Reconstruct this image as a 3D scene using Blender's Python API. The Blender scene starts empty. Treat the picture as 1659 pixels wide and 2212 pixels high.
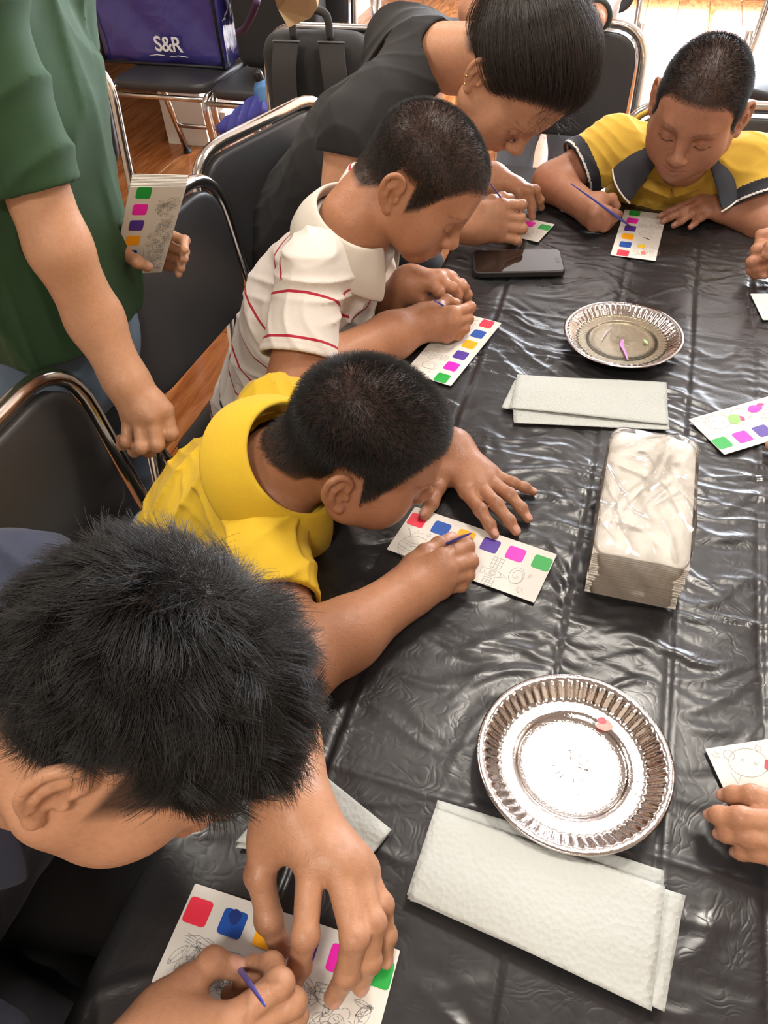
import bpy, bmesh, math, random
import numpy as np
from mathutils import Vector, Matrix
from concurrent.futures import ThreadPoolExecutor

# ------------------------------------------------------------------ camera
# World: metres, +y runs along the table away from the camera, z up, floor z = 0.
C = bpy.context.scene.collection
SC = bpy.context.scene
CX, CY, FPX = 829.5, 1106.0, 1680.0
PITCH, ROLL, YAW = math.radians(46.2), math.radians(-3.3), math.radians(19.5)
CAM = np.array([0.0, 0.0, 1.44])
_f = np.array([0, math.cos(PITCH), -math.sin(PITCH)]); _r = np.array([1.0, 0, 0]); _u = np.cross(_r, _f)
_R = math.cos(ROLL) * _r + math.sin(ROLL) * _u; _U = -math.sin(ROLL) * _r + math.cos(ROLL) * _u
_Z = np.array([[math.cos(YAW), -math.sin(YAW), 0], [math.sin(YAW), math.cos(YAW), 0], [0, 0, 1]])
CR, CU, CF = _Z @ _R, _Z @ _U, _Z @ _f
cam_data = bpy.data.cameras.new('camera'); cam = bpy.data.objects.new('camera', cam_data); C.objects.link(cam)
cam.matrix_world = Matrix([[CR[0], CU[0], -CF[0], CAM[0]], [CR[1], CU[1], -CF[1], CAM[1]], [CR[2], CU[2], -CF[2], CAM[2]], [0, 0, 0, 1]])
cam_data.sensor_fit = 'HORIZONTAL'; cam_data.sensor_width = 36.0; cam_data.lens = FPX / 1659 * 36.0
cam_data.clip_start = 0.02; cam_data.clip_end = 60
SC.camera = cam

# ------------------------------------------------------------------ light and exposure
SC.view_settings.view_transform = 'Standard'; SC.view_settings.look = 'None'
SC.view_settings.gamma = 1.0; SC.view_settings.use_curve_mapping = False
SC.view_settings.exposure = 0.16
SC.cycles.use_denoising = True
SC.cycles.max_bounces = 7; SC.cycles.diffuse_bounces = 3; SC.cycles.glossy_bounces = 4; SC.cycles.transmission_bounces = 6
SC.cycles.sample_clamp_indirect = 6.0
W = bpy.data.worlds.new('daylight'); SC.world = W; W.use_nodes = True
W.node_tree.nodes['Background'].inputs[0].default_value = (0.80, 0.88, 1.0, 1)
W.node_tree.nodes['Background'].inputs[1].default_value = 16.0
def area(name, loc, target, sx, sy, watts, col):
    d = bpy.data.lights.new(name, 'AREA'); d.shape = 'RECTANGLE'; d.size = sx; d.size_y = sy; d.energy = watts; d.color = col
    o = bpy.data.objects.new(name, d); C.objects.link(o); o.location = loc
    v = Vector(target) - Vector(loc); o.rotation_euler = v.to_track_quat('-Z', 'Y').to_euler(); return o
CEIL = 2.75
WARM = (1.0, 0.93, 0.83)
for (lx, ly, w) in ((0.23, 1.50, 27), (-1.55, 1.0, 27), (-1.75, 3.6, 20), (1.9, 1.45, 20), (-0.1, -0.9, 27)):
    area('ceiling_light', (lx, ly, CEIL - 0.03), (lx, ly, 0), 0.38, 0.38, w, WARM)
area('window_daylight', (0.9, 5.85, 1.35), (0.2, 1.0, 0.6), 3.0, 2.2, 330, (0.86, 0.92, 1.0))
# ------------------------------------------------------------------ helpers: points
def ray(u, v): return (u - CX) / FPX * CR - (v - CY) / FPX * CU + CF
def at(u, v, z):
    """World point at height z on the sight line of photograph pixel (u, v)."""
    d = ray(u, v); return CAM + d * ((z - CAM[2]) / d[2])
def atd(u, v, depth): return CAM + ray(u, v) * depth
TZ = 0.74                     # table top height
V = lambda *a: np.array(a, float)
def nrm(a): a = np.asarray(a, float); return a / (np.linalg.norm(a) + 1e-12)

# ------------------------------------------------------------------ helpers: objects
def link(o, parent=None):
    C.objects.link(o)
    if parent is not None: o.parent = parent
    return o
def tag(o, label=None, cat=None, group=None, kind=None):
    for k, v in (('label', label), ('category', cat), ('group', group), ('kind', kind)):
        if v: o[k] = v
    return o
def empty(name, loc, label=None, cat=None, group=None):
    o = bpy.data.objects.new(name, None); o.location = tuple(loc); o.empty_display_size = 0.05
    C.objects.link(o); tag(o, label, cat, group); return o
def put(name, verts, faces, mat, parent=None, smooth=True, local=True):
    """ONE mesh object; verts are world coordinates, moved into the parent's frame."""
    verts = np.asarray(verts, float)
    if parent is not None and local: verts = verts - np.array(parent.location)
    me = bpy.data.meshes.new(name)
    if isinstance(faces, np.ndarray):
        n, k = faces.shape
        me.vertices.add(len(verts)); me.vertices.foreach_set('co', verts.astype(np.float32).ravel())
        me.loops.add(n * k); me.loops.foreach_set('vertex_index', faces.astype(np.int32).ravel())
        me.polygons.add(n); me.polygons.foreach_set('loop_start', np.arange(0, n * k, k, dtype=np.int32))
        me.update(calc_edges=True)
    else:
        me.from_pydata([tuple(v) for v in verts], [], [tuple(f) for f in faces]); me.update()
    if smooth: me.polygons.foreach_set('use_smooth', np.ones(len(me.polygons), bool))
    for m in (mat if isinstance(mat, (list, tuple)) else [mat]): me.materials.append(m)
    o = bpy.data.objects.new(name, me); return link(o, parent)
class MB:
    """Collects shapes for one mesh."""
    def __init__(s): s.v = []; s.f = []
    def add(s, v, f):
        b = len(s.v); s.v.extend([tuple(map(float, x)) for x in v]); s.f.extend([tuple(i + b for i in q) for q in f]); return s
    def box(s, c, size, R=None):
        hx, hy, hz = np.array(size) / 2; R = np.eye(3) if R is None else R
        p = [np.array(c) + R @ V(x * hx, y * hy, z * hz) for x in (-1, 1) for y in (-1, 1) for z in (-1, 1)]
        return s.add(p, [(0, 1, 3, 2), (4, 6, 7, 5), (0, 4, 5, 1), (2, 3, 7, 6), (0, 2, 6, 4), (1, 5, 7, 3)])
    def tube(s, pts, r, n=8, closed=False, caps=True):
        pts = [np.array(p, float) for p in pts]; m = len(pts); rr = r if isinstance(r, (list, tuple, np.ndarray)) else [r] * m
        T = []
        for i in range(m):
            a = pts[(i - 1) % m] if (closed or i > 0) else pts[i]; b = pts[(i + 1) % m] if (closed or i < m - 1) else pts[i]
            T.append(nrm(b - a))
        nv = nrm(np.cross(T[0], V(0.31, 0.2, 0.93))); vs = []
        for i in range(m):
            nv = nrm(nv - T[i] * (nv @ T[i])); bv = np.cross(T[i], nv)
            vs += [pts[i] + rr[i] * (math.cos(2 * math.pi * j / n) * nv + math.sin(2 * math.pi * j / n) * bv) for j in range(n)]
        fs = []
        for i in range(m if closed else m - 1):
            k = (i + 1) % m
            fs += [(i * n + j, i * n + (j + 1) % n, k * n + (j + 1) % n, k * n + j) for j in range(n)]
        if caps and not closed:
            fs += [tuple(range(n - 1, -1, -1)), tuple(range((m - 1) * n, m * n))]
        return s.add(vs, fs)
    def put(s, name, mat, parent=None, smooth=True): return put(name, s.v, s.f, mat, parent, smooth)
def bevel(o, w, seg=2):
    m = o.modifiers.new('bevel', 'BEVEL'); m.width = w; m.segments = seg; m.limit_method = 'ANGLE'; return o
def subsurf(o, n=1): m = o.modifiers.new('sub', 'SUBSURF'); m.levels = n; m.render_levels = n; return o
def solid(o, t, off=0.0): m = o.modifiers.new('solid', 'SOLIDIFY'); m.thickness = t; m.offset = off; return o
def fillet(pts, r, n=6):
    """Polyline with rounded corners; r per inner corner or one number."""
    pts = [np.array(p, float) for p in pts]; out = [pts[0]]
    for i in range(1, len(pts) - 1):
        p, a, b = pts[i], pts[i - 1], pts[i + 1]; ri = r[i - 1] if isinstance(r, (list, tuple)) else r
        ra = min(ri, np.linalg.norm(a - p) * 0.49); rb = min(ri, np.linalg.norm(b - p) * 0.49)
        q0 = p + nrm(a - p) * ra; q2 = p + nrm(b - p) * rb
        for k in range(n + 1):
            t = k / n; out.append((1 - t) ** 2 * q0 + 2 * t * (1 - t) * p + t * t * q2)
    return out + [pts[-1]]
def spline(pts, n=8, closed=False):
    """Catmull-Rom through pts."""
    P = [np.array(p, float) for p in pts]; m = len(P); out = []
    for i in range(m if closed else m - 1):
        a, b, c, d = (P[(i - 1) % m] if closed or i > 0 else 2 * P[0] - P[1]), P[i], P[(i + 1) % m], (P[(i + 2) % m] if closed or i < m - 2 else 2 * P[-1] - P[-2])
        for k in range(n):
            t = k / n; out.append(0.5 * (2 * b + (c - a) * t + (2 * a - 5 * b + 4 * c - d) * t * t + (3 * b - a - 3 * c + d) * t ** 3))
    return out if closed else out + [P[-1]]

# ------------------------------------------------------------------ helpers: materials
def srgb(h):
    h = h.lstrip('#'); c = [int(h[i:i + 2], 16) / 255 for i in (0, 2, 4)]
    return tuple(((x + 0.055) / 1.055) ** 2.4 if x > 0.04045 else x / 12.92 for x in c) + (1.0,)
def mat(name, col, rough=0.5, metal=0.0, **kw):
    m = bpy.data.materials.new(name); m.use_nodes = True; b = m.node_tree.nodes['Principled BSDF']
    b.inputs['Base Color'].default_value = srgb(col) if isinstance(col, str) else tuple(col) + (1.0,) * (4 - len(col))
    b.inputs['Roughness'].default_value = rough; b.inputs['Metallic'].default_value = metal
    for k, v in kw.items(): b.inputs[k.replace('_', ' ')].default_value = v
    return m
class NT:
    """Tiny wrapper to wire nodes."""
    def __init__(s, m): s.t = m.node_tree; s.b = s.t.nodes.get('Principled BSDF')
    def n(s, typ, **kw):
        nd = s.t.nodes.new(typ)
        for k, v in kw.items():
            if k.startswith('i_'):
                key = k[2:]; nd.inputs[int(key) if key.isdigit() else key.replace('_', ' ')].default_value = v
            else: setattr(nd, k, v)
        return nd
    def l(s, a, b): s.t.links.new(a, b)
    def noise(s, scale, detail=4, rough=0.55, vec=None, dist=0.0):
        nd = s.n('ShaderNodeTexNoise', i_Scale=scale, i_Detail=detail, i_Roughness=rough, i_Distortion=dist)
        if vec is not None: s.l(vec, nd.inputs['Vector'])
        return nd.outputs['Fac']
    def coord(s, kind='Object'): return s.n('ShaderNodeTexCoord').outputs[kind]
    def map(s, vec, scale=(1, 1, 1), rot=(0, 0, 0), loc=(0, 0, 0)):
        nd = s.n('ShaderNodeMapping'); nd.inputs['Scale'].default_value = scale; nd.inputs['Rotation'].default_value = rot; nd.inputs['Location'].default_value = loc
        s.l(vec, nd.inputs['Vector']); return nd.outputs[0]
    def math(s, op, a, b=None, c=None):
        nd = s.n('ShaderNodeMath', operation=op)
        for i, x in enumerate((a, b, c)):
            if x is None: continue
            if isinstance(x, (int, float)): nd.inputs[i].default_value = x
            else: s.l(x, nd.inputs[i])
        return nd.outputs[0]
    def ramp(s, fac, stops):
        nd = s.n('ShaderNodeValToRGB'); e = nd.color_ramp.elements
        while len(e) < len(stops): e.new(0.5)
        for i, (p, c) in enumerate(stops): e[i].position = p; e[i].color = srgb(c) if isinstance(c, str) else tuple(c)
        s.l(fac, nd.inputs[0]); return nd.outputs[0]
    def mix(s, fac, a, b, blend='MIX'):
        nd = s.n('ShaderNodeMix', data_type='RGBA', blend_type=blend)
        for i, x in ((0, fac), (6, a), (7, b)):
            if isinstance(x, (int, float)): nd.inputs[i].default_value = x
            elif isinstance(x, (tuple, list)): nd.inputs[i].default_value = tuple(x) + (1.0,) * (4 - len(x))
            elif isinstance(x, str): nd.inputs[i].default_value = srgb(x)
            else: s.l(x, nd.inputs[i])
        return nd.outputs[2]
    def bump(s, h, dist=0.001, strength=1.0, normal=None):
        nd = s.n('ShaderNodeBump'); nd.inputs['Strength'].default_value = strength; nd.inputs['Distance'].default_value = dist
        s.l(h, nd.inputs['Height'])
        if normal is not None: s.l(normal, nd.inputs['Normal'])
        s.l(nd.outputs[0], s.b.inputs['Normal']); return nd.outputs[0]
    def color(s, c): s.l(c, s.b.inputs['Base Color'])
    def attr(s, name, out='Color'):
        nd = s.n('ShaderNodeAttribute', attribute_name=name); return nd.outputs[out]

# ------------------------------------------------------------------ signed distance bodies -> one continuous mesh
class Body:
    """Smooth union of tapered limbs, ellipsoids and cuts, turned into ONE quad mesh (surface nets on sparse blocks)."""
    def __init__(s): s.pr = []; s.post = []; s.disp = None; s.paint = []
    def _add(s, fn, k, op, lo, hi): s.pr.append((fn, k, op, np.array(lo), np.array(hi)))
    def cap(s, a, b, ra, rb=None, k=0.01, op='+'):
        a = np.array(a, float); b = np.array(b, float); rb = ra if rb is None else rb
        ab = b - a; L2 = float(ab @ ab) + 1e-12
        A32, ab32 = a.astype(np.float32), ab.astype(np.float32)
        def fn(p):
            q = p - A32; t = np.clip((q @ ab32) / L2, 0, 1)
            q = q - t[:, None] * ab32
            return np.sqrt(np.einsum('ij,ij->i', q, q)) - (ra + (rb - ra) * t)
        R = max(ra, rb); s._add(fn, k, op, np.minimum(a, b) - R, np.maximum(a, b) + R); return s
    def chain(s, pts, rs, k=0.006, op='+'):
        for i in range(len(pts) - 1): s.cap(pts[i], pts[i + 1], rs[i], rs[i + 1], k, op)
        return s
    def ball(s, c, r, k=0.01, op='+'): return s.ell(c, np.eye(3), (r, r, r), k, op)
    def ell(s, c, R, r, k=0.01, op='+'):
        """Ellipsoid; columns of R are its axes."""
        c = np.array(c, float); R = np.array(R, float); r = np.array(r, float)
        M1 = (R / r).astype(np.float32); M2 = (R / (r * r)).astype(np.float32); c32 = c.astype(np.float32)
        def fn(p):
            q = p - c32; a = q @ M1; b = q @ M2
            k0 = np.sqrt(np.einsum('ij,ij->i', a, a)); k1 = np.sqrt(np.einsum('ij,ij->i', b, b)) + 1e-9
            return k0 * (k0 - 1) / k1
        e = np.sqrt(((R * r) ** 2).sum(1)); s._add(fn, k, op, c - e, c + e); return s
    def ecap(s, a, b, side, ra, rb, k=0.015, op='+'):
        """Tapered limb of elliptic section: ra, rb = (half-width along side, half-depth)."""
        a = np.array(a, float); b = np.array(b, float); ax = b - a; L = np.linalg.norm(ax) + 1e-9; ax = ax / L
        sd = np.array(side, float); sd = nrm(sd - ax * (sd @ ax)); dp = np.cross(ax, sd)
        M = np.stack([sd, dp, ax], 1).astype(np.float32); a32 = a.astype(np.float32)
        (ax0, ay0), (ax1, ay1) = ra, rb
        def fn(p):
            q = (p - a32) @ M; t = np.clip(q[:, 2] / L, 0, 1); dz = q[:, 2] - t * L
            rx = ax0 + (ax1 - ax0) * t; ry = ay0 + (ay1 - ay0) * t; rz = np.minimum(rx, ry)
            u, v, w = q[:, 0] / rx, q[:, 1] / ry, dz / rz
            k0 = np.sqrt(u * u + v * v + w * w); k1 = np.sqrt((u / rx) ** 2 + (v / ry) ** 2 + (w / rz) ** 2) + 1e-9
            return k0 * (k0 - 1) / k1
        R = max(ax0, ay0, ax1, ay1); s._add(fn, k, op, np.minimum(a, b) - R, np.maximum(a, b) + R); return s
    def rbox(s, c, R, h, rr=0.005, k=0.008, op='+'):
        c32 = np.array(c, np.float32); M = np.array(R, np.float32); hh = np.array(h, np.float32) - rr
        def fn(p):
            q = np.abs((p - c32) @ M) - hh
            return np.sqrt((np.maximum(q, 0) ** 2).sum(1)) + np.minimum(q.max(1), 0) - rr
        e = np.linalg.norm(h); s._add(fn, k, op, np.array(c) - e, np.array(c) + e); return s
    def cyl(s, a, b, r, k=0.003, op='-', last=True):
        """Flat-ended cylinder, mostly to cut hems and cuffs off."""
        a = np.array(a, float); b = np.array(b, float); L = np.linalg.norm(b - a); ax = ((b - a) / L).astype(np.float32); c = ((a + b) / 2).astype(np.float32)
        def fn(p):
            q = p - c; z = q @ ax; q = q - z[:, None] * ax
            return np.maximum(np.sqrt(np.einsum('ij,ij->i', q, q)) - r, np.abs(z) - L / 2)
        it = (fn, k, op, np.minimum(a, b) - r, np.maximum(a, b) + r)
        (s.post if last else s.pr).append(it); return s
    def cutbox(s, c, R, h):
        c32 = np.array(c, np.float32); M = np.array(R, np.float32); hh = np.array(h, np.float32)
        def fn(p):
            q = np.abs((p - c32) @ M) - hh
            return np.sqrt((np.maximum(q, 0) ** 2).sum(1)) + np.minimum(q.max(1), 0)
        s.post.append((fn, 0.003, '-', None, None)); return s
    def shell(s, t): s.post.append(('shell', t, None, None, None)); return s
    @staticmethod
    def _comb(d, e, k, op):
        if op == '+':
            if d is None: return e
            h = np.maximum(k - np.abs(d - e), 0) / k; return np.minimum(d, e) - h * h * (k * 0.25)
        h = np.maximum(k - np.abs(d + e), 0) / k; return np.maximum(d, -e) + h * h * (k * 0.25)
    def eval(s, p, idx=None, pidx=None):
        d = None
        for i in (range(len(s.pr)) if idx is None else idx):
            fn, k, op, _, _ = s.pr[i]
            if op == '-' and d is None: continue
            d = s._comb(d, fn(p), k, op)
        if d is None: return None
        base = d
        if s.disp is not None: d = d + s.disp(p)
        for j, (fn, k, op, _, _) in enumerate(s.post):
            if fn == 'shell': d = np.maximum(d, -(base + k))
            elif pidx is None or j in pidx: d = s._comb(d, fn(p), k, op)
        return d
    def mesh(s, vox, B=20):
        S = vox * B; keys = set(); pad = 0.012
        lo0 = np.min([p[3] for p in s.pr if p[2] == '+'], 0) - 0.03
        for fn, k, op, lo, hi in s.pr:
            if op != '+': continue
            i0 = np.floor((lo - pad - lo0) / S).astype(int); i1 = np.floor((hi + pad - lo0) / S).astype(int)
            for x in range(i0[0], i1[0] + 1):
                for y in range(i0[1], i1[1] + 1):
                    for z in range(i0[2], i1[2] + 1): keys.add((x, y, z))
        keys = np.array(sorted(keys)); cen = (lo0 + (keys + 0.5) * S).astype(np.float32); hd = S * 0.87
        D = np.stack([p[0](cen) for p in s.pr]); near = D < np.array([hd * 1.5 + p[1] + 0.010 for p in s.pr])[:, None]
        dist = np.full(len(keys), 9.0)
        for i, p in enumerate(s.pr):
            if p[2] == '+': dist = np.minimum(dist, D[i])
        inside = dist < -(hd * 1.25 + 0.02)
        keep = (near & np.array([p[2] == '+' for p in s.pr])[:, None]).any(0) & ~inside
        g = np.arange(B + 1); loc = np.stack(np.meshgrid(g, g, g, indexing='ij'), -1).reshape(-1, 3).astype(np.float32) * vox
        pc = np.stack([np.abs(p[0](cen)) if p[0] != 'shell' and p[0] is not None and p[0] != 'shell' else np.zeros(len(cen)) for p in s.post]) if s.post else None
        def work(bi):
            idx = np.nonzero(near[:, bi])[0]
            o = lo0 + keys[bi] * S
            pidx = None if pc is None else set(np.nonzero(pc[:, bi] < hd * 1.3 + 0.01)[0].tolist()) | {j for j in range(len(s.post)) if s.post[j][0] != 'shell' and s.post[j][0](cen[bi:bi + 1])[0] < 0}
            d = s.eval(loc + o.astype(np.float32), idx, pidx)
            if d is None: return None
            neg = d < 0
            if neg.all() or not neg.any(): return None
            return keys[bi], d.reshape(B + 1, B + 1, B + 1).astype(np.float32)
        with ThreadPoolExecutor(4) as ex: res = [r for r in ex.map(work, np.nonzero(keep)[0]) if r is not None]
        # surface nets
        OFF, MUL = 8, 1 << 18
        def gid(c): return ((c[:, 0] + OFF) * MUL + (c[:, 1] + OFF)) * MUL + (c[:, 2] + OFF)
        vk, vp, quads = [], [], []
        for key, d in res:
            base = key * B; sg = d < 0
            cs = np.zeros((B, B, B), np.int8)
            for dx in (0, 1):
                for dy in (0, 1):
                    for dz in (0, 1): cs += sg[dx:B + dx, dy:B + dy, dz:B + dz]
            c = np.argwhere((cs > 0) & (cs < 8))
            if len(c) == 0: continue
            acc = np.zeros((len(c), 3)); cnt = np.zeros(len(c))
            for ax in range(3):
                e = np.zeros(3, int); e[ax] = 1; o1, o2 = [i for i in range(3) if i != ax]
                for u in (0, 1):
                    for w in (0, 1):
                        st = np.zeros(3, int); st[o1] = u; st[o2] = w
                        A = c + st; Bq = A + e
                        da = d[A[:, 0], A[:, 1], A[:, 2]]; db = d[Bq[:, 0], Bq[:, 1], Bq[:, 2]]
                        m = (da < 0) != (db < 0); t = np.where(m, da / np.where(m, da - db, 1), 0)
                        acc[m] += (A + t[:, None] * e)[m]; cnt[m] += 1
            vk.append(gid(c + base)); vp.append((acc / cnt[:, None] + base) * vox + lo0)
            for ax in range(3):
                o1, o2 = (ax + 1) % 3, (ax + 2) % 3
                sl0 = [slice(0, B)] * 3; sl1 = [slice(0, B)] * 3; sl1[ax] = slice(1, B + 1)
                a, b = sg[tuple(sl0)], sg[tuple(sl1)]
                q = np.argwhere(a != b)
                if len(q) == 0: continue
                fl = a[q[:, 0], q[:, 1], q[:, 2]]; q = q + base
                e1 = np.zeros(3, int); e1[o1] = 1; e2 = np.zeros(3, int); e2[o2] = 1
                F = np.stack([gid(q - e1 - e2), gid(q - e2), gid(q), gid(q - e1)], 1)
                F[~fl] = F[~fl][:, ::-1]; quads.append(F)
        vk = np.concatenate(vk); vp = np.concatenate(vp); F = np.concatenate(quads)
        o = np.argsort(vk); vk, vp = vk[o], vp[o]
        ix = np.clip(np.searchsorted(vk, F), 0, len(vk) - 1); ok = (vk[ix] == F).all(1); F = ix[ok]
        return vp, F
def relax(vp, F, n=1, w=0.5):
    e = np.concatenate([F[:, [0, 1]], F[:, [1, 2]], F[:, [2, 3]], F[:, [3, 0]]]); N = len(vp)
    deg = np.bincount(e[:, 0], minlength=N) + np.bincount(e[:, 1], minlength=N)
    for _ in range(n):
        s = np.stack([np.bincount(e[:, 0], vp[e[:, 1], i], N) + np.bincount(e[:, 1], vp[e[:, 0], i], N) for i in range(3)], 1)
        vp = vp + w * (s / np.maximum(deg, 1)[:, None] - vp)
    return vp
def set_col(o, name, arr):
    a = o.data.attributes.new(name, 'FLOAT_COLOR', 'POINT')
    c = np.ones((len(arr), 4), np.float32); c[:, :3] = arr; a.data.foreach_set('color', c.ravel())
def set_val(o, name, arr):
    a = o.data.attributes.new(name, 'FLOAT', 'POINT'); a.data.foreach_set('value', np.asarray(arr, np.float32))
# ------------------------------------------------------------------ heads
class Head:
    """Frame of a head: origin between the ears, r = person's right, f = face direction, u = crown."""
    def __init__(s, o, f, u, sc, kid=True, face=1.0):
        s.o = np.array(o, float); s.f = nrm(f); u = np.array(u, float); s.u = nrm(u - s.f * (u @ s.f)); s.r = np.cross(s.f, s.u)
        s.R = np.stack([s.r, s.f, s.u], 1); s.sc = sc; s.kid = kid; s.zf = 0.85 if kid else 1.0
    def X(s, x, y, z):
        if z < 0: z *= s.zf
        return s.o + s.R @ (np.array([x, y, z], float) * s.sc)
    def L(s, p):
        q = (np.asarray(p) - s.o) @ s.R / s.sc; q = np.array(q); q[..., 2] = np.where(q[..., 2] < 0, q[..., 2] / s.zf, q[..., 2]); return q
HZ_Y = [-.12, -.06, -.038, -.030, 0.004, .016, .030, .048, .068, .10]
def hair_field(q, zs):
    """>0 inside the hair line; zs = hair-line height over HZ_Y in head units."""
    return q[..., 2] - np.interp(q[..., 1], HZ_Y, zs)
HL_BUZZ = [-.050, -.046, -.020, .030, .030, -.012, .004, .046, .072, .080]
def build_head(b, H, ears='RL', tilt=0.0):
    s = H.sc; X = H.X; R = H.R; sv = lambda *a: tuple(x * s for x in a)
    b.ell(X(0, -.006, .048), R, sv(.0735, .0915, .081), .02 * s)
    b.ell(X(0, .040, .050), R, sv(.058, .051, .052), .03 * s)
    b.ell(X(0, .042, -.012), R, sv(.0585, .047, .060), .03 * s)
    for m in (-1, 1):
        b.ball(X(m * .043, .053, -.014), .023 * s, .03 * s)
        b.ball(X(m * .036, .052, -.046), .027 * s, .03 * s)
        b.cap(X(m * .052, .008, -.045), X(m * .012, .067, -.082), .019 * s, .016 * s, .03 * s)
        b.cap(X(m * .054, .004, -.01), X(m * .052, .008, -.045), .018 * s, .019 * s, .03 * s)
    b.ball(X(0, .074, -.083), .0165 * s, .02 * s)
    b.ell(X(0, .075, -.055), R, sv(.030, .0235, .024), .02 * s)
    b.cap(X(-.030, .081, .031), X(.030, .081, .031), .0125 * s, k=.02 * s)
    for m in (-1, 1):
        b.ell(X(m * .031, .096, .010), R, sv(.019, .013, .0115), .014 * s, '-')
        b.ball(X(m * .031, .0755, .010), .0142 * s, .004 * s)
        b.chain([X(m * .047, .077, .006), X(m * .039, .0865, .002), X(m * .031, .0885, .001), X(m * .022, .0865, .003), X(m * .017, .083, .007)], [.0008 * s, .0015 * s, .0017 * s, .0014 * s, .0008 * s], .003 * s)
    ny = .106 if H.kid else .110
    b.cap(X(0, .088, .022), X(0, ny, -.020), .0072 * s, .0098 * s, .016 * s)
    b.ball(X(0, ny + .002, -.023), .0105 * s, .008 * s)
    for m in (-1, 1):
        b.ell(X(m * .0125, ny - .006, -.028), R, sv(.0075, .0095, .0075), .006 * s)
        b.ell(X(m * .0065, ny + .000, -.0365), R, sv(.0032, .0048, .0035), .003 * s, '-')
    for m in (-1, 1):
        b.cap(X(m * .021, .0895, -.0555), X(m * .004, .0995, -.0505), .0036 * s, .0056 * s, .006 * s)
        b.cap(X(m * .018, .0895, -.0585), X(0, .0965, -.062), .0038 * s, .0062 * s, .006 * s)
    b.chain([X(-.022, .0945, -.0565), X(-.010, .1025, -.0555), X(0, .1045, -.0560), X(.010, .1025, -.0555), X(.022, .0945, -.0565)], [.0010 * s, .0014 * s, .0014 * s, .0014 * s, .0010 * s], .002 * s, '-')
    for side in ears:
        m = 1 if side == 'R' else -1
        def E(a, bb, n=0.0): # ear frame: a backwards, bb up, n outwards
            aa = a + bb * .22; out = .004 + .42 * max(a, 0) + n
            return X(m * (.0735 + out), -.004 - aa * .92, -.001 + bb - a * .10)
        ax_a = nrm(E(.02, 0) - E(0, 0)); ax_b = nrm(E(0, .02) - E(0, 0)); ax_n = np.cross(ax_a, ax_b); ax_b = np.cross(ax_n, ax_a)
        if ax_n @ (H.r * m) < 0: ax_n = -ax_n
        EM = np.stack([ax_a, ax_b, ax_n], 1)
        b.ell(E(.013, .004, -.001), EM, sv(.0165, .0275, .0042), .006 * s)
        hel = [E(.003, .004, .003), E(-.001, .018, .002), E(.006, .029, .002), E(.017, .0315, .002), E(.027, .024, .002), E(.0305, .010, .002), E(.0275, -.006, .002), E(.019, -.018, .001), E(.010, -.0255, .001)]
        b.chain(spline(hel, 3), np.interp(np.arange(25), [0, 6, 12, 18, 24], [.0022 * s, .0032 * s, .0036 * s, .0034 * s, .0036 * s]), .003 * s)
        b.ball(E(.007, -.027, .001), .0066 * s, .006 * s)
        b.ell(E(.010, -.001, .006), EM, sv(.0078, .0125, .0062), .003 * s, '-')
        b.ell(E(.018, .018, .0045), EM, sv(.0065, .0055, .0030), .003 * s, '-')
        b.chain([E(.011, .018, .001), E(.019, .010, .002), E(.020, -.002, .002), E(.0155, -.013, .002)], [.0022 * s, .0028 * s, .0030 * s, .0026 * s], .004 * s)
        b.ell(E(.000, -.003, .003), EM, sv(.0034, .0055, .0042), .004 * s)
    # pigment
    lip, brow, lash = ('lip', 'brow', 'lash')
    b.paint += [('head', H)]
SKINS = {}
def head_paint(H, p, col, skin, hl, lipc=(.36, .12, .10), fade=.008, brow=True, stub=(.018, .014, .012)):
    """Pigment on the head's vertices: hair roots inside the hair line, brows, lashes, lips."""
    q = H.L(p); near = (np.abs(q[:, 0]) < .12) & (np.abs(q[:, 1]) < .13) & (q[:, 2] > -.12) & (q[:, 2] < .16)
    def mixin(w, c): col[:] = col * (1 - w[:, None]) + np.array(c) * w[:, None]
    def blob(c, r, soft=.5):
        c = np.array(c); d = np.sqrt((((q - c) / np.array(r)) ** 2).sum(1)); return np.clip((1 - d) / soft, 0, 1) * near
    for m in (-1, 1):
        for (x, y, z, w) in ((.016, .090, .030, .9), (.024, .090, .034, 1), (.033, .087, .036, 1), (.042, .080, .034, .9), (.049, .071, .030, .6)):
            if brow: mixin(blob((m * x, y, z), (.0085, .014, .0048), .8) * w * .8, (.02, .014, .011))
        for (x, y, z) in ((.044, .080, .004), (.037, .087, .0015), (.030, .089, .0003), (.023, .087, .002)):
            mixin(blob((m * x, y, z), (.0062, .006, .0026), .6) * .9, (.02, .013, .010))
        mixin(blob((m * .012, .092, -.0525), (.015, .014, .0055), .8) * .75, lipc)
        mixin(blob((m * .010, .090, -.0618), (.014, .014, .0062), .8) * .75, lipc)
        mixin(blob((m * .083, -.012, -.002), (.010, .010, .013), .8) * .35, (.24, .085, .05))
    mixin(blob((0, .106, -.056), (.021, .012, .0016), .6) * .8, (.10, .03, .025))
    mixin(blob((0, .115, -.024), (.02, .02, .014), 1.) * .18, (.45, .16, .11))
    if hl is not None:
        w = np.clip(hair_field(q, hl) / fade + .3, 0, 1) * near * (np.abs(q[:, 0]) < .0825)
        ear = (np.abs(q[:, 0]) > .0755) & (q[:, 1] > -.045) & (q[:, 1] < .008) & (q[:, 2] < .034)
        w = np.where(ear, 0, w); mixin(w * .96, stub)

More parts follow.
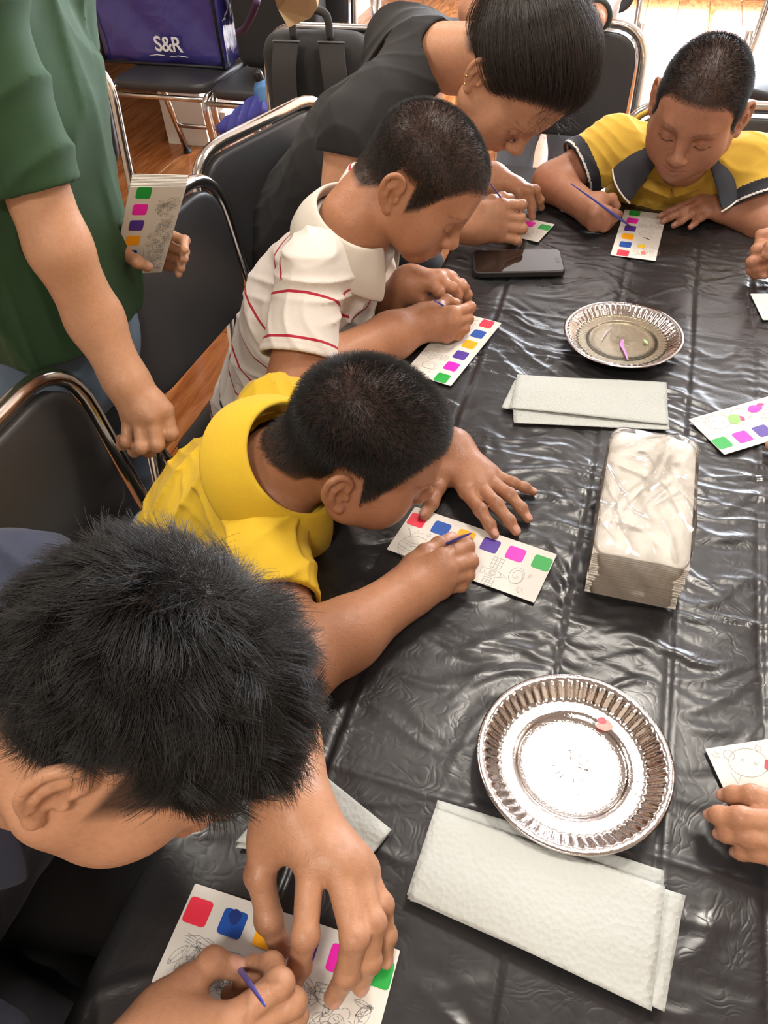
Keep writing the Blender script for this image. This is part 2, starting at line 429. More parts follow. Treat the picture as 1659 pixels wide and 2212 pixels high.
# ------------------------------------------------------------------ hands
def rot_to(a, b):
    a, b = nrm(a), nrm(b); v = np.cross(a, b); c = a @ b
    if c < -.999: return -np.eye(3)
    K = np.array([[0, -v[2], v[1]], [v[2], 0, -v[0]], [-v[1], v[0], 0]]); return np.eye(3) + K + K @ K / (1 + c)
FR = {'t': (.0112, .0100, .0092, .0078), 'i': (.0100, .0085, .0074, .0062), 'm': (.0102, .0087, .0076, .0064), 'r': (.0098, .0083, .0072, .0061), 'p': (.0088, .0073, .0064, .0054)}
def build_hand(b, wrist, J, s=1.0, back=None, nails=True, wr=(.026, .019), palm_t=.012, elbow=None):
    """wrist point, J = {'t','i','m','r','p'}: four joints each (knuckle .. tip); back = rough direction out of the back of the hand."""
    wrist = np.array(wrist, float); J = {k: [np.array(p, float) for p in v] for k, v in J.items()}
    mc = {k: J[k][0] for k in J}
    fing = [k for k in 'imrp' if k in J]
    c = np.mean([mc[k] for k in fing], 0)
    n0 = np.cross(mc[fing[-1]] - mc[fing[0]], c - wrist)
    n0 = nrm(n0)
    if back is not None and n0 @ np.array(back) < 0: n0 = -n0
    for k in fing:
        a = wrist + (mc[k] - c) * .45
        b.cap(a, mc[k], .0125 * s, .0108 * s, .012 * s)
    for i in range(len(fing) - 1):
        p, q = mc[fing[i]], mc[fing[i + 1]]
        b.cap((p + q) / 2 * .9 + wrist * .1, wrist * .7 + (p + q) / 2 * .3, .0112 * s, .0125 * s, .012 * s)
    if 't' in J:
        b.cap(wrist * .75 + mc['i'] * .25, J['t'][0], .0135 * s, .0130 * s, .014 * s)
        b.cap(J['t'][0], mc['i'] * .72 + wrist * .28, .0105 * s, .0095 * s, .012 * s)
    for k in J:
        r = [x * s for x in FR[k]]
        if k == 't': b.cap(J[k][0], J[k][1], .0128 * s, r[1] * 1.06, .008 * s)
        else: b.cap(J[k][0], J[k][1], r[0], r[1], .004 * s)
        b.cap(J[k][1], J[k][2], r[1], r[2], .004 * s); b.cap(J[k][2], J[k][3], r[2], r[3], .004 * s)
        md = J[k][1] - J[k][0]; n = n0 if k != 't' else nrm(n0 * .55 + nrm(mc['i'] - mc['p'] if 'p' in mc else n0) * .8)
        n = nrm(n - nrm(md) * (n @ nrm(md)))
        b.ell(J[k][0] + n * r[0] * .28, np.eye(3), (r[0] * .80,) * 3, .006 * s) if k != 't' else None
        for i in (1, 2):
            d0, d1 = J[k][i] - J[k][i - 1], J[k][i + 1] - J[k][i]
            Rm = rot_to(d0, d1); h = nrm(n + Rm @ n)
            b.ball(J[k][i] + h * r[i] * .20, r[i] * .90, .005 * s)
            b.paint.append(('spot', J[k][i] + h * r[i], r[i] * 1.05, (.20, .085, .052), .32))
            n = nrm(Rm @ n)
        d = nrm(J[k][3] - J[k][2]); n = nrm(n - d * (n @ d)); sd = np.cross(d, n)
        if nails:
            tip = J[k][3]; nc = tip - d * r[3] * .15 + n * r[3] * .72
            b.ell(nc, np.stack([sd, d, n], 1), (r[3] * .74, r[3] * 1.05, r[3] * .36), .0008 * s)
            b.paint.append(('nail', nc + n * r[3] * .2, np.stack([sd, d, n], 1), np.array([r[3] * .8, r[3] * 1.12, r[3] * .6])))
    for k in fing: b.paint.append(('spot', mc[k] + n0 * .011 * s, .012 * s, (.22, .09, .055), .16))
    return n0
def limb(b, pts, rs, k=.02): b.chain([np.array(p, float) for p in pts], rs, k); return b
def hand_paint(b, p, col, nailc=(.60, .33, .27)):
    for it in b.paint:
        if it[0] == 'spot':
            _, c, r, cc, amt = it; d = np.linalg.norm(p - c, axis=1) / r; w = np.clip(1 - d, 0, 1) * 2 * amt; w = np.clip(w, 0, amt)
            col[:] = col * (1 - w[:, None]) + np.array(cc) * w[:, None]
        elif it[0] == 'nail':
            _, c, M, r = it; q = (p - c) @ M / r; w = np.clip((1 - np.sqrt((q ** 2).sum(1))) / .22, 0, 1) * .95
            col[:] = col * (1 - w[:, None]) + np.array(nailc) * w[:, None]
def skin_material(name, rough=.46):
    m = mat(name, '#8a5a3c', rough); t = NT(m)
    base = t.attr('pigment'); n1 = t.noise(38, 3, .6, t.coord('Object')); n2 = t.noise(420, 2, .5, t.coord('Object'))
    n3 = t.noise(7, 3, .5, t.coord('Object')); n4 = t.noise(160, 3, .6, t.coord('Object'))
    c = t.mix(t.math('MULTIPLY', n1, .16), base, (.34, .11, .065, 1)); c = t.mix(t.math('MULTIPLY', n3, .22), c, t.mix(1.0, base, (.80, .70, .64, 1), 'MULTIPLY')); c = t.mix(t.math('MULTIPLY', t.ramp(n4, [(.45, (0, 0, 0, 1)), (.75, (1, 1, 1, 1))]), .22), c, t.mix(1.0, base, (.55, .45, .40, 1), 'MULTIPLY')); t.color(c)
    t.l(t.math('ADD', t.math('MULTIPLY', n4, .22), .33), t.b.inputs['Roughness'])
    t.b.inputs['Subsurface Weight'].default_value = .12; t.b.inputs['Subsurface Radius'].default_value = (.9, .35, .2); t.b.inputs['Subsurface Scale'].default_value = .006
    t.b.inputs['Specular IOR Level'].default_value = .38
    v = t.n('ShaderNodeTexVoronoi', i_Scale=520.0); t.l(t.coord('Object'), v.inputs['Vector']); t.bump(t.math('ADD', t.math('MULTIPLY', n2, .8), t.math('ADD', v.outputs['Distance'], t.math('MULTIPLY', n4, 1.2))), .00045, .40)
    return m
M_SKIN = skin_material('skin')
def skin_object(name, b, vox, parent, tone, heads=(), B=20, rl=1):
    """One continuous skin mesh from a Body, with pigment."""
    p, F = b.mesh(vox, B); p = relax(p, F, rl, .5)
    tone = tuple(np.array(tone) * 1.12); col = np.tile(np.array(tone, float), (len(p), 1))
    for H, hl, kw in heads: head_paint(H, p, col, tone, hl, **kw)
    hand_paint(b, p, col, tuple(np.array(tone) * .45 + np.array((.40, .23, .20))))
    o = put(name, p, F, M_SKIN, parent); set_col(o, 'pigment', col); return o
# ------------------------------------------------------------------ cloth
def folds(amp, freq, seed=0, stretch=None):
    """Soft cloth folds: a sum of warped sine ridges."""
    rs = np.random.RandomState(seed); D = rs.normal(size=(6, 3)); D /= np.linalg.norm(D, axis=1)[:, None]; ph = rs.uniform(0, 6.3, 6)
    if stretch is not None: D = D * np.array(stretch)
    D = (D * freq).astype(np.float32)
    def fn(p):
        a = np.sin(p @ D[0] + ph[0] + 1.2 * np.sin(p @ D[1] * .45 + ph[1])); b = np.sin(p @ D[2] * 1.3 + ph[2] + 1.4 * np.sin(p @ D[3] * .5 + ph[3])); c = .5 + .5 * np.sin(p @ D[4] * .35 + 1.5 * np.sin(p @ D[5] * .3 + ph[5]))
        return -amp * (1.5 * c * (1 - np.abs(a)) ** 2 + .9 * (1 - c) * (1 - np.abs(b)) ** 2 - .35)
    return fn
def cloth_mat(name, col, weave=900, rough=.85, wb=.0003, sheen=.06):
    m = mat(name, col, rough); t = NT(m); co = t.coord('Object')
    n = t.noise(9, 3, .6, co); base = srgb(col) if isinstance(col, str) else col
    dk = tuple(x * .82 for x in base[:3]) + (1,); t.color(t.mix(n, dk, base))
    w = t.n('ShaderNodeTexVoronoi', i_Scale=weave); t.l(co, w.inputs['Vector']); t.bump(w.outputs['Distance'], wb, .45)
    t.b.inputs['Sheen Weight'].default_value = sheen; t.b.inputs['Sheen Roughness'].default_value = .5; return m
def cloth_object(name, b, vox, parent, m, rl=2, B=20):
    p, F = b.mesh(vox, B); p = relax(p, F, rl, .5); return put(name, p, F, m, parent), p
def collar(name, c, up, front, side_r, depth_r, m, parent, stand=.022, fall=.045, flare=.020, gap=.45, point=.02, t=.0028, drop_front=.0, tilt=0.0, edge=None):
    """Folded shirt collar: stands up round the neck, folds over and falls outwards; gap = half angle left open in front."""
    up = nrm(up); fr = nrm(np.array(front) - up * (np.array(front) @ up)); sd = np.cross(fr, up); c = np.array(c, float); N = 36
    V_, F_ = [], []; rows = 8
    for i in range(N + 1):
        u = i / N; a = gap + u * (2 * math.pi - 2 * gap); ca, sa = math.cos(a), math.sin(a)
        e = max(0, (abs(u - .5) * 2 - .55) / .45)          # towards the two points
        rad = fr * ca * depth_r + sd * sa * side_r; out = nrm(fr * ca / depth_r + sd * sa / side_r)
        dz = -drop_front * (0.5 + 0.5 * ca)
        base = c + rad + up * dz
        top = base + up * stand * (1 - .25 * e) - out * .001
        fl = fall + point * e ** 2; end = base + out * (flare + .010 * e) + up * (stand - fl) + (fr * .012 * e)
        mid = top * .45 + end * .55 + out * .007
        ctl = [base, base * .5 + top * .5 + out * .001, top, top * .97 + end * .03 + out * .0035, mid * .5 + top * .5 + out * .002, mid, mid * .45 + end * .55, end]
        V_ += ctl
    for i in range(N):
        for j in range(rows - 1): F_.append((i * rows + j, i * rows + j + 1, (i + 1) * rows + j + 1, (i + 1) * rows + j))
    o = put(name, V_, F_, m, parent); solid(o, t, 0); subsurf(o, 1)
    if edge is not None: # a thin piping along the outer edge
        mb = MB(); mb.tube([V_[i * rows + rows - 1] for i in range(N + 1)], .0018, 6); e = mb.put('piping', edge, o); e.parent = o; e.location = (0, 0, 0)
        me = e.data; me.transform(Matrix.Translation(-Vector(parent.location))); e.matrix_parent_inverse = Matrix.Identity(4)
    return o

# ------------------------------------------------------------------ hair: real strands
def hair_material(name, col, rough=.38, spec=.5, var=.5):
    m = mat(name, col, rough); t = NT(m); inf = t.n('ShaderNodeHairInfo')
    c2 = tuple(min(1, x * (1 + 2.2 * var) + .006 * var) for x in col[:3]) + (1,)
    t.color(t.mix(inf.outputs['Random'], tuple(col[:3]) + (1,), c2)); t.b.inputs['Specular IOR Level'].default_value = spec
    return m
M_HAIR = hair_material('black_hair', (.0065, .0055, .005), .38, .42, .25)
M_HAIR_B = hair_material('brown_black_hair', (.017, .0115, .009), .33, .6)
def strands(name, parent, m, pts, rad, label=None):
    """pts: (n strands, k points, 3) in world space -> one hair curves object."""
    n, k, _ = pts.shape; h = bpy.data.hair_curves.new(name); h.add_curves([k] * n)
    P = (pts - np.array(parent.location)).astype(np.float32)
    h.points.foreach_set('position', P.reshape(-1, 3).ravel())
    r = h.attributes.new('radius', 'FLOAT', 'POINT') if 'radius' not in h.attributes else h.attributes['radius']
    taper = np.linspace(1, .25, k) if k > 2 else np.array([1, .5]); r.data.foreach_set('value', (rad * np.tile(taper, n)).astype(np.float32))
    h.materials.append(m); o = bpy.data.objects.new(name, h); C.objects.link(o); o.parent = parent; o['kind'] = 'stuff'
    if label: o['label'] = label
    return o
def scalp_points(H, b, hl, n, seed, fade=.004):
    """Random roots on the head's surface inside the hair line, with normals (by marching on the body's distance field)."""
    rs = np.random.RandomState(seed); d = rs.normal(size=(n * 3, 3)); d /= np.linalg.norm(d, axis=1)[:, None]; d = d[d[:, 2] > -.62][:int(n * 2.35)]
    c0 = np.array([0, -.006, .035]); q = c0 + d * .12
    idx = [i for i, it in enumerate(b.pr) if np.all(it[3] < H.X(0, 0, .03) + .14) and np.all(it[4] > H.X(0, 0, .03) - .14)]
    f = lambda q: b.eval((H.o + (q * np.array([1, 1, 1])) @ (H.R.T * H.sc)).astype(np.float32), idx)
    for _ in range(7): q = q - d * (f(q) / H.sc)[:, None] * .9
    e = .002; g = np.stack([f(q + np.eye(3)[i] * e) - f(q - np.eye(3)[i] * e) for i in range(3)], 1); g /= np.linalg.norm(g, axis=1)[:, None] + 1e-9
    qq = q.copy(); qq[:, 2] = np.where(q[:, 2] < 0, q[:, 2] / H.zf, q[:, 2])
    hf = hair_field(qq, hl); keep = (hf > rs.uniform(-fade, fade, len(q))) & (np.abs(q[:, 0]) < .081) & (q[:, 2] > -.052) & (np.linalg.norm(q - np.array([0, -.01, .03]), axis=1) < .128)
    ear = (np.abs(q[:, 0]) > .074) & (q[:, 1] > -.045) & (q[:, 1] < .010) & (q[:, 2] < .034); keep &= ~ear
    q, g, hf = q[keep][:n], g[keep][:n], hf[keep][:n]
    return q, g, hf
def to_world(H, q): return H.o + q @ (H.R.T * H.sc)
def buzz_hair(name, H, b, hl, parent, m, n=9000, length=.011, seed=1, rad=.00017, whorl=(0, -.06), lab=None):
    q, g, hf = scalp_points(H, b, hl, n, seed); rs = np.random.RandomState(seed + 5)
    w = np.array([whorl[0], whorl[1], .115]); t = q - w; t -= g * (t * g).sum(1)[:, None]; t /= np.linalg.norm(t, axis=1)[:, None] + 1e-6
    dn = np.array([0, .15, -1.0]) - g * (g @ np.array([0, .15, -1.0]))[:, None]
    L = length * np.clip(.35 + hf / .05, .35, 1.0) * rs.uniform(.75, 1.15, len(q)); side = np.clip((.06 - q[:, 2]) / .06, 0, 1)[:, None]
    d = g * (.95 - .25 * side) + t * .45 + dn * .35 * side + rs.normal(size=q.shape) * .14; d /= np.linalg.norm(d, axis=1)[:, None]
    P = np.stack([q - g * .001, q + d * (L * .5)[:, None], q + (d + t * .18) * L[:, None]], 1)
    return strands(name, parent, m, to_world(H, P.reshape(-1, 3)).reshape(len(q), 3, 3), rad, lab)
def long_hair(name, H, b, hl, parent, m, n=16000, seed=2, rad=.0003, fn=None, k=7, lab=None):
    q, g, hf = scalp_points(H, b, hl, n, seed); rs = np.random.RandomState(seed + 9)
    P = fn(q, g, hf, rs, k); return strands(name, parent, m, to_world(H, P.reshape(-1, 3)).reshape(len(q), k, 3), rad, lab)
# ------------------------------------------------------------------ the room
def struct(o): o['kind'] = 'structure'; return o
M_WALL = mat('cream_wall', (.62, .52, .40), .8); _w = NT(M_WALL); _w.bump(_w.noise(60, 4, .6, _w.coord()), .002, .25)
M_TAUPE = mat('shaded_taupe_wall', (.20, .135, .09), .7); _w = NT(M_TAUPE); _w.bump(_w.noise(40, 4, .6, _w.coord()), .002, .3)  # wall stub's flank: its shade is put into this dark taupe
M_CEIL = mat('ceiling_paint', (.55, .51, .46), .9)
M_WHITE = mat('white_trim', (.78, .74, .66), .5)
def wood_mat():
    m = mat('laminate_planks', '#8a5028', .20); t = NT(m); co = t.coord('Object'); oi = t.n('ShaderNodeObjectInfo')
    sh = t.n('ShaderNodeVectorMath', operation='ADD'); t.l(co, sh.inputs[0]); sc = t.n('ShaderNodeVectorMath', operation='SCALE'); sc.inputs[3].default_value = 37.0
    cb = t.n('ShaderNodeCombineXYZ'); t.l(oi.outputs['Random'], cb.inputs[0]); t.l(oi.outputs['Random'], cb.inputs[1]); t.l(cb.outputs[0], sc.inputs[0]); t.l(sc.outputs[0], sh.inputs[1])
    g = t.noise(9, 6, .65, t.map(sh.outputs[0], (3.0, .35, 1)), .6); g2 = t.noise(60, 4, .6, t.map(sh.outputs[0], (3.0, .10, 1)))
    c = t.ramp(g, [(.28, '#6b3414'), (.48, '#a0602f'), (.66, '#bd8150'), (.8, '#8a4a22')]); c = t.mix(t.math('MULTIPLY', g2, .35), c, '#5a2a10')
    c = t.mix(t.math('MULTIPLY', oi.outputs['Random'], .35), c, '#7a3f1c'); t.color(c)
    t.b.inputs['Specular IOR Level'].default_value = .5; t.bump(g2, .0006, .3); return m
M_WOOD = wood_mat(); M_GAP = mat('plank_joint', '#3a1d0c', .8)
X0, X1, Y0, Y1 = -3.6, 2.6, -1.9, 6.3
floor = struct(MB().box(((X0 + X1) / 2, (Y0 + Y1) / 2, -.03), (X1 - X0, Y1 - Y0, .054)).put('floor', M_GAP, smooth=False))
PWD, PLN = .192, 1.215                          # laminate planks, staggered; one mesh shared by all
pm = MB().box((0, 0, 0), (PWD - .0025, PLN - .0025, .006)); pl0 = pm.put('plank', M_WOOD, smooth=False); bevel(pl0, .0008, 1)
rs = random.Random(4); first = True; nx = int((1.2 - X0) / PWD) + 1
for i in range(nx):
    y = Y0 + rs.random() * PLN - PLN
    while y < Y1:
        a, b_ = max(y, Y0), min(y + PLN, Y1)
        if b_ - a > .05:
            o = pl0 if first else pl0.copy()
            if not first: C.objects.link(o)
            first = False; o.parent = floor; o.location = (X0 + (i + .5) * PWD, (a + b_) / 2, .000); o.scale = (1, (b_ - a) / PLN, 1)
        y += PLN
rest = MB(); xs = X0 + nx * PWD; i = 0
while xs + i * PWD < X1:
    y = Y0 - rs.random() * PLN
    while y < Y1:
        a, b_ = max(y, Y0), min(y + PLN, Y1); w_ = min(PWD, X1 - xs - i * PWD)
        if b_ - a > .05: rest.box((xs + i * PWD + w_ / 2, (a + b_) / 2, 0), (w_ - .0025, b_ - a - .0025, .006))
        y += PLN
    i += 1
ro = rest.put('planks', M_WOOD, floor, smooth=False); ro['kind'] = 'stuff'
H_ = CEIL
struct(MB().box(((X0 + X1) / 2, (Y0 + Y1) / 2, H_ + .05), (X1 - X0 + .3, Y1 - Y0 + .3, .1)).put('ceiling', M_CEIL, smooth=False))
struct(MB().box((X0 - .06, (Y0 + Y1) / 2, H_ / 2), (.12, Y1 - Y0, H_)).put('wall_left', M_WALL, smooth=False))
struct(MB().box((X1 + .06, (Y0 + Y1) / 2, H_ / 2), (.12, Y1 - Y0, H_)).put('wall_right', M_WALL, smooth=False))
struct(MB().box(((X0 + X1) / 2, Y0 - .06, H_ / 2), (X1 - X0 + .24, .12, H_)).put('wall_front', M_WALL, smooth=False))
# back wall with a wide glazed opening on the right
WX0, WX1, WZ0, WZ1 = -.75, 2.3, .05, 2.35
bw = MB(); yb = Y1 + .06
bw.box(((X0 + WX0) / 2 - .12, yb, H_ / 2), (WX0 - X0 + .24, .12, H_)); bw.box(((WX1 + X1) / 2 + .12, yb, H_ / 2), (X1 - WX1 + .24, .12, H_))
bw.box(((WX0 + WX1) / 2, yb, (WZ1 + H_) / 2), (WX1 - WX0, .12, H_ - WZ1)); bw.box(((WX0 + WX1) / 2, yb, WZ0 / 2), (WX1 - WX0, .12, WZ0))
struct(bw.put('wall_back', M_WALL, smooth=False))
win = struct(empty('window_1', ((WX0 + WX1) / 2, yb, WZ0)))
M_GLASS = mat('window_glass', (1, 1, 1), .0, Transmission_Weight=1.0, IOR=1.0)
fr = MB()
for x in (WX0 + .03, WX0 + (WX1 - WX0) / 3, WX0 + (WX1 - WX0) * 2 / 3, WX1 - .03): fr.box((x, yb, (WZ0 + WZ1) / 2), (.05, .06, WZ1 - WZ0))
for z in (WZ0 + .03, WZ1 - .03): fr.box(((WX0 + WX1) / 2, yb, z), (WX1 - WX0, .06, .05))
fr.put('window_frame', M_WHITE, win, smooth=False)
for i in range(3):
    w_ = (WX1 - WX0) / 3; MB().box((WX0 + w_ * (i + .5), yb, (WZ0 + WZ1) / 2), (w_ - .05, .006, WZ1 - WZ0 - .1)).put('pane', M_GLASS, win, smooth=False)
# wall stub with a cream end and a flank whose shade is painted in as brown, a cream door post behind it
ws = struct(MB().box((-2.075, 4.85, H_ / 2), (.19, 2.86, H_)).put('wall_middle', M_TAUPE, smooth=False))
struct(MB().box((-2.08, 3.41, H_ / 2), (.215, .05, H_)).put('trim_1', M_WHITE, smooth=False))
struct(MB().box((-1.975, 4.25, H_ / 2), (.03, .09, H_)).put('trim_2', M_WHITE, smooth=False))
struct(MB().box((-1.965, 4.9, .05), (.03, 2.7, .10)).put('baseboard_middle', M_WHITE, smooth=False))
# ------------------------------------------------------------------ table, plastic cover and everything lying on it
TX0, TX1, TY0, TY1 = -.291, .345, -.27, 1.548
M_STEEL = mat('painted_steel', (.10, .10, .11), .4, .6); M_LAM = mat('table_laminate', (.42, .36, .29), .5)
def build_table():
    t = empty('folding_table', ((TX0 + TX1) / 2, (TY0 + TY1) / 2, 0), 'long folding table hidden under the black plastic cover', 'table')
    o = MB().box(((TX0 + TX1) / 2, (TY0 + TY1) / 2, TZ - .020), (TX1 - TX0 - .012, TY1 - TY0 - .012, .030)).put('tabletop', M_LAM, t, smooth=False); bevel(o, .004)
    for x in (TX0 + .06, TX1 - .06):
        for y in (TY0 + .20, TY1 - .20): MB().tube([(x, y, TZ - .036), (x, y, .0)], .014, 10).put('leg', M_STEEL, t)
    for y in (TY0 + .20, TY1 - .20): MB().tube([(TX0 + .06, y, .22), (TX1 - .06, y, .22)], .011, 8).put('brace', M_STEEL, t)
build_table()
def plastic():
    m = mat('black_plastic_film', (.019, .019, .021), .3); t = NT(m); co = t.coord('Object')
    a = t.n('ShaderNodeTexNoise', noise_type='RIDGED_MULTIFRACTAL', i_Scale=3.2, i_Detail=4.0, i_Roughness=.55, i_Distortion=.5); t.l(t.map(co, (1.0, 2.6, 1), (0, 0, .35)), a.inputs['Vector'])
    b = t.n('ShaderNodeTexNoise', noise_type='RIDGED_MULTIFRACTAL', i_Scale=14.0, i_Detail=6.0, i_Roughness=.6, i_Distortion=.35); t.l(t.map(co, (.55, 2.3, 1), (0, 0, -.35)), b.inputs['Vector'])
    v = t.n('ShaderNodeTexVoronoi', feature='DISTANCE_TO_EDGE', i_Scale=15.0); wv = t.n('ShaderNodeVectorMath', operation='ADD'); nz = t.n('ShaderNodeTexNoise', i_Scale=9.0, i_Detail=3.0); t.l(co, nz.inputs['Vector']); t.l(co, wv.inputs[0]); t.l(nz.outputs['Color'], wv.inputs[1]); t.l(t.map(wv.outputs[0], (1, 1.6, 1)), v.inputs['Vector'])
    amp = t.ramp(t.noise(3.2, 2, .5, co), [(.36, (.25, .25, .25, 1)), (.62, (1, 1, 1, 1))])
    h = t.math('ADD', t.math('MULTIPLY', a.outputs['Fac'], 1.0), t.math('MULTIPLY', b.outputs['Fac'], .50)); h = t.math('ADD', h, t.math('MULTIPLY', t.math('MINIMUM', v.outputs['Distance'], .25), .45)); h = t.math('MULTIPLY', h, amp)
    t.bump(h, .0030, .42); t.b.inputs['Specular IOR Level'].default_value = .62
    t.l(t.ramp(t.noise(14, 4, .6, co), [(.3, (.25,) * 3 + (1,)), (.75, (.38,) * 3 + (1,))]), t.b.inputs['Roughness']); return m
def table_cover():
    DR = .34; dx = .0034; xs = np.concatenate([np.arange(TX0 - DR, TX0 - .012, .012), np.arange(TX0 - .012, TX1 + .012, dx), np.arange(TX1 + .012, TX1 + DR, .012)])
    ys = np.concatenate([np.arange(TY0 - DR, TY0 - .012, .014), np.arange(TY0 - .012, TY1 + .012, dx), np.arange(TY1 + .012, TY1 + DR, .014)])
    X, Y = np.meshgrid(xs, ys, indexing='ij'); Z = np.zeros_like(X); rs = np.random.RandomState(21)
    def crease(cx_, cy_, ang, L, w, amp):
        c, s = math.cos(ang), math.sin(ang); R = L / 2 + w * 3
        i0, i1 = np.searchsorted(xs, [cx_ - R, cx_ + R]); j0, j1 = np.searchsorted(ys, [cy_ - R, cy_ + R])
        if i1 <= i0 or j1 <= j0: return
        x, y = X[i0:i1, j0:j1] - cx_, Y[i0:i1, j0:j1] - cy_; u, v = x * c + y * s, -x * s + y * c; v = v + .10 * L * np.sin(u / L * 4 + cx_ * 50)
        Z[i0:i1, j0:j1] += amp * np.maximum(0, 1 - np.abs(v) / w) ** 1.3 * np.clip(1 - (np.abs(u) / (L / 2)) ** 2, 0, 1)
    for _ in range(900): # random crumples, mostly across the table
        crease(rs.uniform(TX0, TX1), rs.uniform(TY0, TY1), rs.normal(.15, .55), rs.uniform(.03, .16), rs.uniform(.005, .014), rs.uniform(-.0010, .0019))
    for _ in range(760): crease(rs.uniform(TX0, TX1), rs.uniform(.45, TY1), rs.normal(-.12, .30), rs.uniform(.04, .18), rs.uniform(.004, .010), rs.uniform(-.0012, .0023))
    for ang, L in ((-.05, .20), (.22, .22), (.33, .20), (.40, .18), (-.55, .26)): crease(-.02 + .11 * math.cos(ang), .70 + .11 * math.sin(ang), ang, L, .006, .0026)   # pulled towards the spread hand
    for k in range(7): crease(-.12 + .045 * k, 1.03 - .022 * k + rs.normal() * .02, -.45 + .05 * k, .24, .008, .0030)
    for xf in (-.180, .012, .125, .215): # packing folds
        Z -= .0022 * np.exp(-np.abs(X - xf - .0015 * np.sin(Y * 19)) / .0032); Z += .0012 * np.exp(-np.abs(X - xf - .006) / .003)
    for yf in (-.02, .30, .778, 1.12, 1.36): Z += .0018 * np.exp(-np.abs(Y - yf - .002 * np.sin(X * 23)) / .0035) - .0007 * np.exp(-np.abs(Y - yf - .008) / .004)
    Z = np.where(Z > .0026, .0026 + (Z - .0026) * .3, Z)
    # hang over the edges
    ex = np.maximum(np.maximum(TX0 - X, X - TX1), 0); ey = np.maximum(np.maximum(TY0 - Y, Y - TY1), 0); e = np.hypot(ex, ey); r = .012
    inside = e <= 0; PX_, PY_ = np.clip(X, TX0, TX1), np.clip(Y, TY0, TY1)
    dirx = np.where(e > 0, (X - PX_) / np.maximum(e, 1e-9), 0); diry = np.where(e > 0, (Y - PY_) / np.maximum(e, 1e-9), 0)
    th = np.clip(e / r, 0, math.pi / 2); along = np.where(np.abs(dirx) > np.abs(diry), Y, X); sway = np.clip(e / .3, 0, 1) * (.012 * np.sin(along * 26) + .008 * np.sin(along * 57 + 1)) + .010 * np.clip(e / .05, 0, 1)
    out = r * np.sin(th) + sway; down = r * (1 - np.cos(th)) + np.maximum(e - r * math.pi / 2, 0)
    Xo, Yo = PX_ + dirx * out, PY_ + diry * out; Zo = TZ + Z * np.where(inside, 1, np.clip(1 - e / .03, 0, 1)) - down + .0005
    n, m_ = X.shape; idx = np.arange(n * m_).reshape(n, m_); F = np.stack([idx[:-1, :-1], idx[1:, :-1], idx[1:, 1:], idx[:-1, 1:]], -1).reshape(-1, 4)
    o = put('table_cover', np.stack([Xo, Yo, Zo], -1).reshape(-1, 3), F, plastic()); tag(o, 'wrinkled glossy black plastic sheet spread over the whole table', 'table cover'); return o
table_cover()
TS = TZ + .0044                       # where things lie on the sheet

# ---- painting cards
M_PAPER = mat('card_paper', (.74, .71, .66), .65); M_INK = mat('grey_print', (.30, .29, .28), .8)
M_PAINT = {k: mat('paint_' + k, c, .38) for k, c in dict(red=(.85, .035, .075), blue=(.012, .085, .42), amber=(1.0, .42, .005), purple=(.085, .038, .33), pink=(.95, .02, .50), green=(.015, .36, .055), rose=(.75, .03, .25), lightgreen=(.28, .62, .14), yellow=(.95, .62, .03), black=(.012, .010, .016), salmon=(.85, .25, .22), darkblue=(.008, .035, .20)).items()}
CL, CW = .1830, .0775
def rrect(w, h, r, n=4):
    out = []
    for cx_, cy_, a0 in ((w / 2 - r, h / 2 - r, 0), (-w / 2 + r, h / 2 - r, 90), (-w / 2 + r, -h / 2 + r, 180), (w / 2 - r, -h / 2 + r, 270)):
        for k in range(n + 1): a = math.radians(a0 + 90 * k / n); out.append((cx_ + r * math.cos(a), cy_ + r * math.sin(a)))
    return out
def ribbon(mb, pts, w, z):
    pts = [np.array(p, float) for p in pts]; L, R_ = [], []
    for i, p in enumerate(pts):
        d = nrm(pts[min(i + 1, len(pts) - 1)] - pts[max(i - 1, 0)]); nv = np.array([-d[1], d[0]]) * w / 2; L.append((*(p + nv), z)); R_.append((*(p - nv), z))
    n = len(pts); mb.add(L + R_, [(i, i + 1, n + i + 1, n + i) for i in range(n - 1)])
def circ(c, rx, ry=None, a0=0, a1=2 * math.pi, n=22, rot=0):
    ry = rx if ry is None else ry; o = []
    for k in range(n + 1): a = a0 + (a1 - a0) * k / n; x, y = rx * math.cos(a), ry * math.sin(a); o.append((c[0] + x * math.cos(rot) - y * math.sin(rot), c[1] + x * math.sin(rot) + y * math.cos(rot)))
    return o
def star(c, r, n=5): return [(c[0] + (r if k % 2 == 0 else r * .45) * math.sin(math.pi * k / n), c[1] + (r if k % 2 == 0 else r * .45) * math.cos(math.pi * k / n)) for k in range(2 * n + 1)]
def leaf(c, a, L, w, veins=3):
    t = np.linspace(0, 1, 9); s = w * np.sin(t * math.pi) ** .8; ca, sa = math.cos(a), math.sin(a); P = lambda u, v: (c[0] + u * ca - v * sa, c[1] + u * sa + v * ca)
    out = [[P(L * u, v) for u, v in zip(t, s)], [P(L * u, -v) for u, v in zip(t, s)], [P(0, 0), P(L * .95, 0)]]
    for k in range(veins): u = .25 + .55 * k / max(1, veins - 1); v = w * math.sin(u * math.pi) * .8; out += [[P(L * u, 0), P(L * (u + .1), v)], [P(L * u, 0), P(L * (u + .1), -v)]]
    return out
